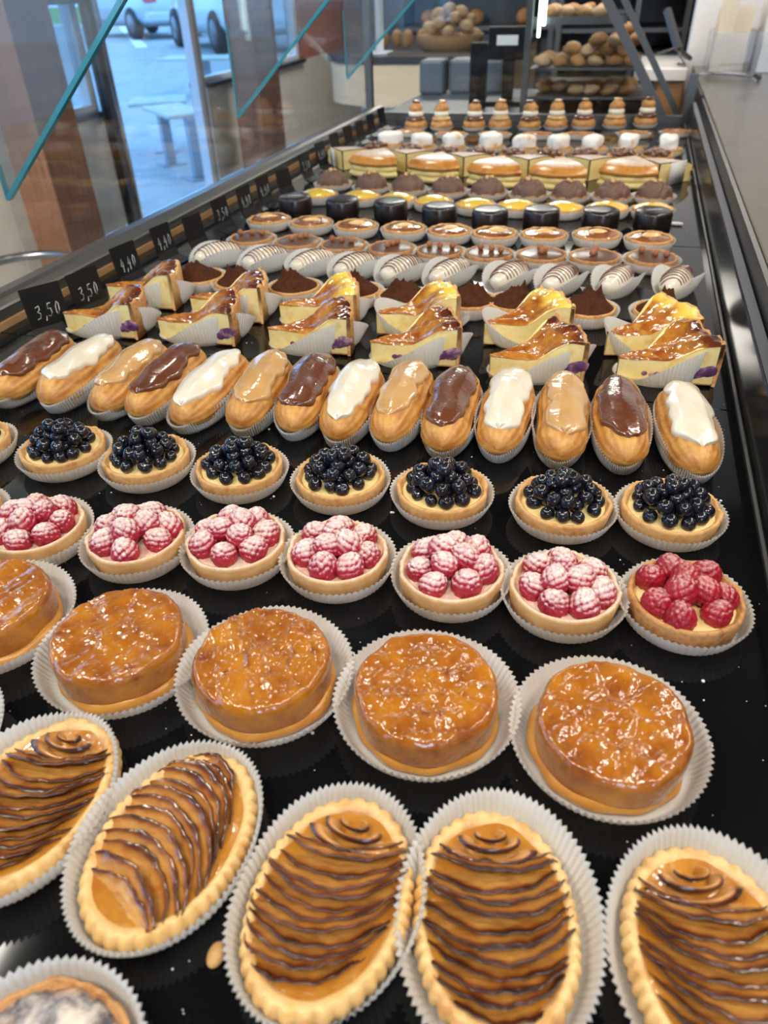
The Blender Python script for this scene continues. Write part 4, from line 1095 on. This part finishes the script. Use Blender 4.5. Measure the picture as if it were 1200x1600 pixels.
def fw(name, y0, y1, z0, z1, mt, x0=FX - .12, x1=FX): return struct(ob(name, None, lambda: bx(x0, x1, y0, y1, z0, z1), mt, smooth=False))
fw('wall_left', -2.6, 3.62, FZ, -.14, M['wall_grey']); fw('wall_left_front', 4.72, 8.0, FZ, -.14, M['wall_grey']); fw('wall_left_top', -2.6, 8.0, .95, 1.9, M['wall_grey'])
fw('wall_left_pier', 2.2, 3.05, -.14, .95, M['wall_grey']); fw('wall_left_brick', 6.35, 7.9, -.14, .95, M['brick'])
fw('trim_1', 2.0, 3.66, .31, .52, M['timber'], FX - .05, FX + .06)
fw('trim_2', 3.05, 3.62, -.16, -.135, M['dark_frame'], FX - .12, FX + .03); fw('trim_3', 4.72, 6.35, -.16, -.135, M['dark_frame'], FX - .12, FX + .03)
def window(nm, y0, y1):
    t = thing(nm, '', '', (FX - .06, (y0 + y1) / 2, -.14)); del t['label']; del t['category']; t['kind'] = 'structure'
    l = (y1 - y0) / 2; h = 1.09
    ob('window_frame', None, lambda: join(bx(-.03, .03, -l, -l + .05, 0, h), bx(-.03, .03, l - .05, l, 0, h), bx(-.03, .03, -l + .05, l - .05, 0, .03), bx(-.03, .03, -l + .05, l - .05, h - .05, h))[:2], M['white_frame'], t, smooth=False)
    ob('window_pane', None, lambda: bx(-.004, .004, -l + .05, l - .05, .03, h - .05), M['glass'], t, smooth=False)
window('window_1', 3.05, 3.62); window('window_2', 4.72, 6.35); window('window_3', -2.0, 2.2)
d1 = thing('door_1', '', '', (FX, 4.15, FZ)); del d1['label']; del d1['category']; d1['kind'] = 'structure'
ob('door_frame', None, lambda: join(bx(-.03, .02, -.47, -.42, 0, 1.87), bx(-.03, .02, .475, .52, 0, 1.87), bx(-.03, .02, -.42, .475, 1.80, 1.87))[:2], M['beige_frame'], d1, smooth=False)
ob('door_edge', None, lambda: bx(-.03, .025, .425, .473, .0, 1.79), M['white_frame'], d1, smooth=False)
# the open door leaf folded back inside against the wall
df = ob('door_leaf', None, lambda: join(bx(.05, .10, -.62, -.54, .02, 1.84), bx(.05, .10, -1.2, -1.12, .02, 1.84), bx(.05, .10, -1.12, -.62, .02, .12), bx(.05, .10, -1.12, -.62, 1.74, 1.84))[:2], M['dark_frame'], d1, smooth=False)
ob('door_glass', None, lambda: bx(.07, .078, -1.12, -.62, .12, 1.74), M['glass'], df, smooth=False)
ob('door_handle', None, lambda: tube([(.13, -.60, .25), (.13, -.60, 1.6)], .012, 10), M['steel'], df)
def post(y0, y1, lab):
    tag(ob('timber_post', None, lambda: rbx(-.09, .09, -(y1 - y0) / 2, (y1 - y0) / 2, 0, 2.82, .008), M['timber'], None, (-2.36, (y0 + y1) / 2, FZ), smooth=False), lab, 'post', 'timber posts by the shop front')
post(2.70, 2.96, 'brown timber post seen through the nearest glass bracket'); post(4.78, 5.12, 'brown timber post between the open door and the bakery counter')

# chair rail just outside the near end of the glass
t = thing('shop_chair', 'chair with a curved pale metal back rail below the near end of the glass', 'chair', (-2.05, 2.17, FZ), .4)
ob('back_rail', None, lambda: tube([(.19 * math.cos(a), .19 * math.sin(a), .46) for a in np.linspace(-.3, PI + .3, 20)], .016, 10), M['steel'], t)
ob('seat', None, lambda: rbx(-.19, .19, -.19, .19, .22, .25, .01), M['table_top'], t, smooth=False)
for (a, b) in ((-1, -1), (1, -1), (-1, 1), (1, 1)): ob('leg', None, lambda: tube([(.17 * a, .15 * b, 0), (.18 * a, .10 * b if b > 0 else .15 * b, .46 if b > 0 else .22)], .012, 8), M['steel'], t)

# ------------------------------------------------------------------ street outside
struct(ob('ground', None, lambda: bx(-60, FX - .12, -20, 60, FZ - .10, FZ - .02), M['asphalt'], smooth=False))
struct(ob('lawn', None, lambda: bx(-60, -14.5, 31, 60, FZ - .02, FZ + .06), M['grass'], smooth=False))
struct(ob('kerb', None, lambda: rbx(-60, -14.4, 30.6, 31, FZ - .02, FZ + .08, .02), M['white_paint'], smooth=False))
for k, (a, b) in enumerate((((186, 36), (222, 74)), ((335, 45), (372, 70)))):
    p = P(*a, FZ - .02); q = P(*b, FZ - .02); p[2] = q[2] = FZ - .018
    struct(ob('road_marking', None, lambda: bar(p, q, .30, .004), M['white_paint'], smooth=False))

def table(legs, zt, w, l, rz, lab):
    pp = [P(*b, FZ - .02) for b in legs]; p = sum(pp) / len(pp)
    t = thing('outdoor_table', lab, 'table', (p[0], p[1], FZ - .02), rz, 'pedestal tables outside'); h = zt - FZ + .02
    ob('table_top', None, lambda: rbx(-l, l, -w, w, h - .03, h, .006), M['table_top'], t, smooth=False)
    for a in pp:
        d = a - p; c, s_ = math.cos(-rz), math.sin(-rz); lx, ly = c * d[0] - s_ * d[1], s_ * d[0] + c * d[1]
        ob('leg', None, lambda: rbx(-.042, .042, -.042, .042, .015, h - .03, .006), M['table_leg'], t, (lx, ly, 0), smooth=False)
        ob('foot_plate', None, lambda: rbx(-.11, .11, -.11, .11, 0, .014, .003), M['table_leg'], t, (lx, ly, 0), smooth=False)
def ztop(px, py, Y):
    r = RW @ np.array([px - 600., py - 800., FPX]); return CAMH + r[2] * Y / r[1]
lg = [(268, 257), (312, 279)]; ym = np.mean([P(*q, FZ - .02)[1] for q in lg]); dv = P(*lg[1], FZ) - P(*lg[0], FZ)
table(lg, ztop(275, 170, ym), .17, .36, math.atan2(dv[1], dv[0]), 'pale table on two pillar legs outside the open door')
table([(262, 236)], ztop(250, 157, P(262, 236, FZ)[1]), .26, .26, .5, 'square pale table on one leg, just behind the two-legged table')
table([(330, 150)], ztop(318, 90, P(330, 150, FZ)[1]), .30, .62, .1, 'long pale table farthest from the open door')

def car(name, bp, rz, paint, lab, s=1.0):
    p = P(*bp, FZ - .02)
    t = thing(name, lab, 'car', (p[0], p[1], FZ - .02), rz)
    # x across, y forward; rear at y=0
    st = [(-.02, .62, .36, .78), (.05, .80, .30, .98), (.4, .86, .24, 1.0), (1.2, .88, .22, 1.0), (2.6, .88, .22, .98), (3.5, .84, .24, .90), (3.95, .70, .30, .72), (4.05, .55, .38, .60)]
    def body():
        V = []; n = 14
        for (y, w, z0, z1) in st:
            for k in range(n):
                a = 2 * PI * k / n + PI / n; cx = math.copysign(abs(math.cos(a)) ** .45, math.cos(a)); cz = math.copysign(abs(math.sin(a)) ** .5, math.sin(a))
                V.append((w * cx, y, (z0 + z1) / 2 + (z1 - z0) / 2 * cz))
        F = gridf(len(st), n, False, True); F.append(tuple(range(n))); F.append(tuple(range((len(st) - 1) * n, len(st) * n))[::-1]); return np.array(V), F
    b = ob('body', None, body, paint, t)
    def cabin(g):
        V = []
        for (y, w, z) in ((.10 - g, .74, .96), (.45 - g, .62, 1.46), (2.0, .62, 1.50), (3.0 + g, .74, .96)):
            V += [(-w, y, z), (w, y, z)]
        V += [(-.74, .10, .90), (.74, .10, .90), (-.74, 3.0, .90), (.74, 3.0, .90)]
        return np.array(V), [(0, 1, 3, 2), (2, 3, 5, 4), (4, 5, 7, 6), (0, 2, 4, 6), (1, 7, 5, 3), (8, 10, 11, 9), (0, 8, 9, 1), (6, 7, 11, 10), (0, 6, 10, 8), (1, 9, 11, 7)]
    ob('window_band', None, lambda: cabin(0), M['car_glass'], t, smooth=False)
    ob('roof', None, lambda: rbx(-.63, .63, .42, 2.05, 1.46, 1.53, .03), paint, t, smooth=False)
    for (x, y) in ((-.80, .75), (.80, .75), (-.80, 3.25), (.80, 3.25)):
        w = ob('wheel', ('wheel',), lambda: (lambda V, F: (V[:, [2, 0, 1]] + np.array([-.10, 0, .32]), F))(*revolve([(.20, 0), (.30, .0), (.32, .03), (.32, .17), (.30, .20), (.20, .20)], 28)), M['rubber'], t, (x, y, 0))
        ob('hub', ('hub',), lambda: (lambda V, F: (V[:, [2, 0, 1]] + np.array([-.112, 0, .32]), F))(*revolve([(.18, 0), (.19, .01), (.19, .214), (.18, .224)], 20)), M['steel'], w)
    for x in (-1, 1): ob('tail_light', ('tl', x), lambda: rbx(min(x * .50, x * .80), max(x * .50, x * .80), -.035, .25, .72, .90, .03), M['tail_red'], t, smooth=False)
    ob('bumper', None, lambda: rbx(-.80, .80, -.10, .20, .34, .56, .05), paint, t, smooth=False)
    ob('number_plate', None, lambda: rbx(-.26, .26, -.12, -.08, .44, .54, .005), M['label_white'], t, smooth=False)
    t.scale = (s, s, s); return t
car('silver_car', (285, 60), rad(57), M['car_silver'], 'silver hatchback parked outside, seen from behind through the open door', 1.25)
car('red_car', (358, 36), rad(52), M['car_red'], 'red and white car parked beyond the silver hatchback', 1.25)
car('white_car', (438, 84), rad(45), M['car_white'], 'pale white car behind the window above the bakery counter', 1.3)

# ------------------------------------------------------------------ bakery counter across the shop
def plan(off, n=14):
    x0, y0, r = -1.78 + off, 4.45 + off, .42
    pts = [(x0, 6.1)] + [(x0 + r - r * math.cos(a), y0 + r - r * math.sin(a)) for a in np.linspace(0, PI / 2, n)] + [(-.72, y0), (-.72, 6.1)]
    return pts
def prism(pts, z0, z1):
    n = len(pts); V = [(x, y, z) for z in (z0, z1) for (x, y) in pts]
    F = [(i, (i + 1) % n, n + (i + 1) % n, n + i) for i in range(n)] + [tuple(reversed(range(n))), tuple(range(n, 2 * n))]
    return np.array(V), F
bc = thing('bakery_counter', 'curved pale wood bakery counter with dark top across the shop', 'counter', (-1.3, 5, FZ))
def bpart(name, gen, mt):
    o = ob(name, None, gen, mt, bc, smooth=False); o.location = (1.3, -5, -FZ); return o
bpart('counter_top', lambda: prism(plan(-.02), -.012, .022), M['dark_top']); bpart('wood_front', lambda: prism(plan(0), -.22, -.012), M['beige_wood']); bpart('plinth', lambda: prism(plan(.13), FZ, -.22), M['white_frame'])  # plinth coloured blue-white to carry the sky reflection below the front
gg = thing('counter_guard', 'pale metal pole and glass guard standing on the curved bakery counter', 'glass guard', (-1.42, 4.62, .022))
ob('pole', None, lambda: tube([(0, 0, .012), (0, 0, .88)], .022, 14), M['white_frame'], gg)
ob('base_plate', None, lambda: rbx(-.06, .06, -.06, .06, 0, .012, .004), M['white_frame'], gg, smooth=False)
ob('glass_pane', None, lambda: bx(.03, .65, -.004, .004, .003, .55), M['glass'], gg, smooth=False)

LOAF = {}
def loaf(name, c, r, rz, mt, lab, cat, grp, sd, sz=.16):
    o = ob(name, ('lf', name, sd % 4), lambda: (lambda V, F: (np.stack([V[:, 0], V[:, 1] * (1 - .35 * np.abs(V[:, 0]) ** 2), V[:, 2] * 1.0], 1) * (1 + .06 * wob(V, 5, sd))[:, None], F))(*ico(3)), mt, None, c, (RND.uniform(-.3, .3), RND.uniform(-.3, .3), rz), r)
    return tag(o, lab, cat, grp)
def basket(c, w, l, h, lab, n, mt, lname, llab, lcat, lr, zl):
    t = thing('bread_basket', lab, 'basket', c, 0)
    def gbk():
        V, F = revolve([(1.0, 0), (1.12, h * .5), (1.18, h), (1.12, h), (1.05, h * .5), (.95, .012)], 40, lambda th, rr, zz: (rr + .02 * np.cos(20 * th + zz * 300), zz)); return V * np.array([w, l, 1]), F
    ob('wicker_bowl', None, gbk, M['wicker'], t)
    for k in range(n):
        f = k / n; R = .95 * math.sqrt(max(0, 1 - f)) ; a = k * 2.4
        loaf(lname, (c[0] + w * R * math.cos(a) * .9, c[1] + l * R * math.sin(a) * .9, c[2] + h * .75 + zl * f + lr[2] * .6), lr, a, mt, llab, lcat, llab, k)
basket((-1.07, 4.88, .0225), .16, .15, .075, 'wicker basket of pale rolls on the dark counter top', 16, M['bread_pale'], 'bread_roll', 'pale brown roll piled in the wicker basket on the bakery counter', 'bread', (.045, .036, .03), .13)
for k in range(4):
    loaf('dark_loaf', (-1.50 + .075 * k, 4.95 + .06 * (k % 2), .0725), (.036, .034, .046), 0, M['bread'], 'dark round loaf on the bakery counter left of the wicker basket', 'bread', 'dark loaves on the bakery counter', k)
# dark back shelving
t = thing('wall_shelf_unit', 'tall dark shelving against the far wall of the shop', 'shelf', (-1.0, 7.6, FZ))
ob('carcass', None, lambda: join(bx(-1.1, 1.2, .18, .22, 0, 2.4), bx(-1.1, -1.05, -.2, .18, 0, 2.4), bx(1.15, 1.2, -.2, .18, 0, 2.4), bx(.02, .07, -.2, .18, 0, 2.4))[:2], M['shelf_blue'], t, smooth=False)
for z in (.5, .9, 1.25, 1.6, 1.95): ob('shelf', ('wsh',), lambda: bx(-1.05, 1.15, -.2, .18, 0, .03), M['steel_grey'], t, (0, 0, z), smooth=False)
for k in range(14):
    z = (.93, 1.28, 1.63)[k % 3]
    loaf('shelf_loaf', (-1.85 + .14 * k, 7.5, FZ + z + .055), (.10, .07, .065), 1.3, M['bread'], 'brown loaf on the tall dark shelving at the far wall', 'bread', 'loaves on the tall dark shelving', k)

# till and neighbouring bread cabinet past the end glass
t = thing('till_screen', 'black till screen with a white label, past the end glass', 'till', (-.455, 3.05, -.02))
ob('screen', None, lambda: rbx(-.075, .075, -.015, .015, .14, .24, .004), M['black_plastic'], t, smooth=False)
ob('stand', None, lambda: join(bx(-.02, .02, .0, .02, 0, .16), bx(-.08, .08, -.06, .08, 0, .015))[:2], M['black_plastic'], t, smooth=False)
ob('label', None, lambda: bx(-.045, .03, -.0165, -.0152, .185, .215), M['label_white'], t, smooth=False)
tag(ob('dark_divider', None, lambda: rbx(-.03, .03, -.012, .012, 0, .20, .003), M['black_plastic'], None, (-.545, 2.95, -.02), smooth=False), 'upright black panel standing left of the till screen', 'panel')
tag(ob('till_counter', None, lambda: rbx(-.85, -.36, 2.72, 3.5, FZ, -.02, .004), M['shelf_blue'], None, smooth=False), 'dark low counter carrying the till past the end glass', 'counter')
for k in range(4):
    tag(ob('blue_bin', ('bb',), lambda: rbx(-.05, .05, -.06, .06, 0, .12, .012), M['shelf_blue'], None, (-.80 + .02 * k, 3.35, -.02) if k == 0 else (-.80 + .115 * (k % 4) - .0, 3.38, -.02), smooth=False), 'dark blue bin in the line on the till counter, ' + ORD[k + 1] + ' from the front windows', 'bin', 'blue bins on the till counter') if k < 3 else None

bcab = thing('bread_cabinet', 'bread display cabinet with three shelves beyond the end glass', 'display case', (-.15, 3.0, FZ))
def kpart(name, gen, mt):
    o = ob(name, None, gen, mt, bcab, smooth=False); o.location = (.15, -3.0, -FZ); return o
kpart('base', lambda: rbx(-.355, .06, 2.70, 3.40, FZ, .0, .004), M['black_wall'])
for (z, nm, mt) in ((.030, 'shelf', M['steel_grey']), (.112, 'shelf', M['steel_grey']), (.245, 'glass_shelf', M['glass'])): kpart(nm, lambda: bx(-.345, .05 - z * .5, 2.78, 3.35, z, z + .006), mt)
kpart('shelf_edge', lambda: bx(-.345, -.06, 2.772, 2.78, .235, .256), M['steel_grey'])
for (a, b, w_) in (((.133, 2.72, .0), (-.26, 2.72, .56), .018), ((-.35, 3.38, 0), (-.35, 3.38, .56), .02), ((-.35, 2.72, 0), (-.35, 2.72, .56), .02)):
    kpart('frame_bar', lambda: bar(a, b, w_, w_, (0, 1, 0)), M['steel_grey'])
kpart('glow_strip', lambda: join(bx(-.326, -.318, 2.74, 2.75, .205, .40), bx(-.312, -.304, 2.74, 2.75, .235, .40))[:2], M['emitter'])  # pair of glowing upright strips at the near corner of the cabinet
kk = 0
for (z, x0, x1, layers) in ((.037, -.31, .0, 1), (.119, -.31, -.03, 4), (.252, -.31, -.10, 1)):
    sh = {.037: 'lower', .119: 'middle', .252: 'top glass'}[z]
    for L_ in range(layers):
        for c_ in range(int((x1 - x0) / .056) + 1):
            for d_ in range(3 if layers > 1 else 4):
                x = x0 + .056 * c_ + RND.uniform(-.004, .004) + (.028 if L_ % 2 else 0); y = 2.83 + .075 * d_ + .03 * (L_ % 2)
                if layers > 1 and L_ * .085 > (x - x0) + .02: continue
                if x > x1 + .02 or (layers == 1 and RND.random() < .25): continue
                loaf('pastry_roll', (x, y, z + .0155 + .027 * L_), (.027, .034 if layers > 1 else .03, .0145), RND.uniform(-.25, .25), M['bread'] if RND.random() < .6 else M['bread_pale'],
                     'brown pastry roll heaped on the %s shelf of the bread cabinet' % sh, 'bread', 'rolls on the %s shelf of the bread cabinet' % sh, kk); kk += 1
# wooden unit and dark rack in the doorway
wu = thing('wooden_unit', 'orange brown wooden unit with pale top in the staff doorway', 'cabinet', (.1, 3.45, FZ))
o = ob('wood_body', None, lambda: rbx(.065, .16, 3.2, 3.7, 0, .96, .004), M['cabinet_wood'], wu, smooth=False); o.location = (-.1, -3.45, 0)
o = ob('pale_top', None, lambda: rbx(-.02, .163, 3.18, 3.7, .961, 1.0, .004), M['bag_white'], wu, smooth=False); o.location = (-.1, -3.45, 0)
rk = thing('dark_rack', 'dark metal rack with trays in the staff doorway', 'rack', (.05, 4.4, FZ))
ob('back_panel', None, lambda: bx(-.5, .45, .30, .34, 0, 2.2), M['dark_frame'], rk, smooth=False)
for x in (-.45, -.10, .12, .35): ob('upright', ('ru',), lambda: bx(-.012, .012, -.2, .3, 0, 2.2), M['steel_grey'], rk, (x, 0, 0), smooth=False)
for z in (.75, .95, 1.05, 1.2, 1.35): ob('tray', ('rt',), lambda: bx(-.44, .34, -.18, .29, 0, .018), M['steel_grey'], rk, (0, 0, z), smooth=False)
tag(ob('mixer_arm', None, lambda: join(bar((.06, 3.3, .25), (.12, 3.22, .135), .02), bar((.12, 3.22, .135), (.17, 3.3, .10), .012), tube([(.05, 3.25, .12), (.11, 3.22, .14), (.15, 3.2, .09), (.13, 3.3, .085)], .004, 8))[:2], M['steel_grey'], smooth=False), 'grey jointed equipment arm with a wire above the pale unit top', 'arm')

# ------------------------------------------------------------------ light
w = bpy.data.worlds.new('world'); sc.world = w; w.use_nodes = True
bg = w.node_tree.nodes['Background']; bg.inputs[0].default_value = (.21, .51, 1.0, 1); bg.inputs[1].default_value = 3.2
def area(name, loc, target, sx, sy, e, col):
    l = bpy.data.lights.new(name, 'AREA'); l.shape = 'RECTANGLE'; l.size = sx; l.size_y = sy; l.energy = e; l.color = col
    o = bpy.data.objects.new(name, l); COL.objects.link(o); o.location = loc
    d = Vector(target) - Vector(loc); o.rotation_euler = d.to_track_quat('-Z', 'Y').to_euler(); return o
def emitter(name, loc, e, col, r=.04):
    l = bpy.data.lights.new(name, 'POINT'); l.energy = e; l.color = col; l.shadow_soft_size = r
    o = bpy.data.objects.new(name, l); COL.objects.link(o); o.location = loc; return o
WARM = (1.0, .91, .79)
# ceiling spots over the counter
for k, (x, y, e) in enumerate(((-.95, -.45, 6.5), (-.15, -.55, 6.5), (.55, -.35, 6), (-1.35, .45, 6), (.95, .55, 5), (.95, 1.35, 5), (.95, 2.2, 5), (-.88, 2.08, 6))):
    area('ceiling_lamp', (x, y, 1.6), (x * .6, max(y, .5), 0), .24, .24, e * 1.7, WARM)
area('window_light', (1.0, -2.58, .8), (0, .6, 0), (.95), 1.2, 22, (.68, .84, 1.0))
area('bakery_fill', (-1.3, 5.7, 1.85), (-1.3, 5.0, 0), 1.2, 1.2, 90, (1, .93, .84))  # unseen source, added to lift the basket and bakery counter
area('bread_fill', (-.17, 3.05, .60), (-.17, 3.0, 0), .3, .3, 3.0, (1, .93, .84))  # added fill above the bread shelves, not a fitting of the cabinet
sl = bpy.data.lights.new('sun', 'SUN'); sl.energy = .5; sl.color = (1, .95, .88); sl.angle = .01
so = bpy.data.objects.new('sun', sl); COL.objects.link(so); so.rotation_euler = Vector((-.55, .35, -.75)).to_track_quat('-Z', 'Y').to_euler()

al = area('facade_fill', (-1.9, -.3, 1.8), (-2.5, 3.0, -.3), .3, .3, 42, (1, .93, .84)); al.data.spread = rad(75)  # added fill aimed at the shop-front wall to brighten it, no fixture there
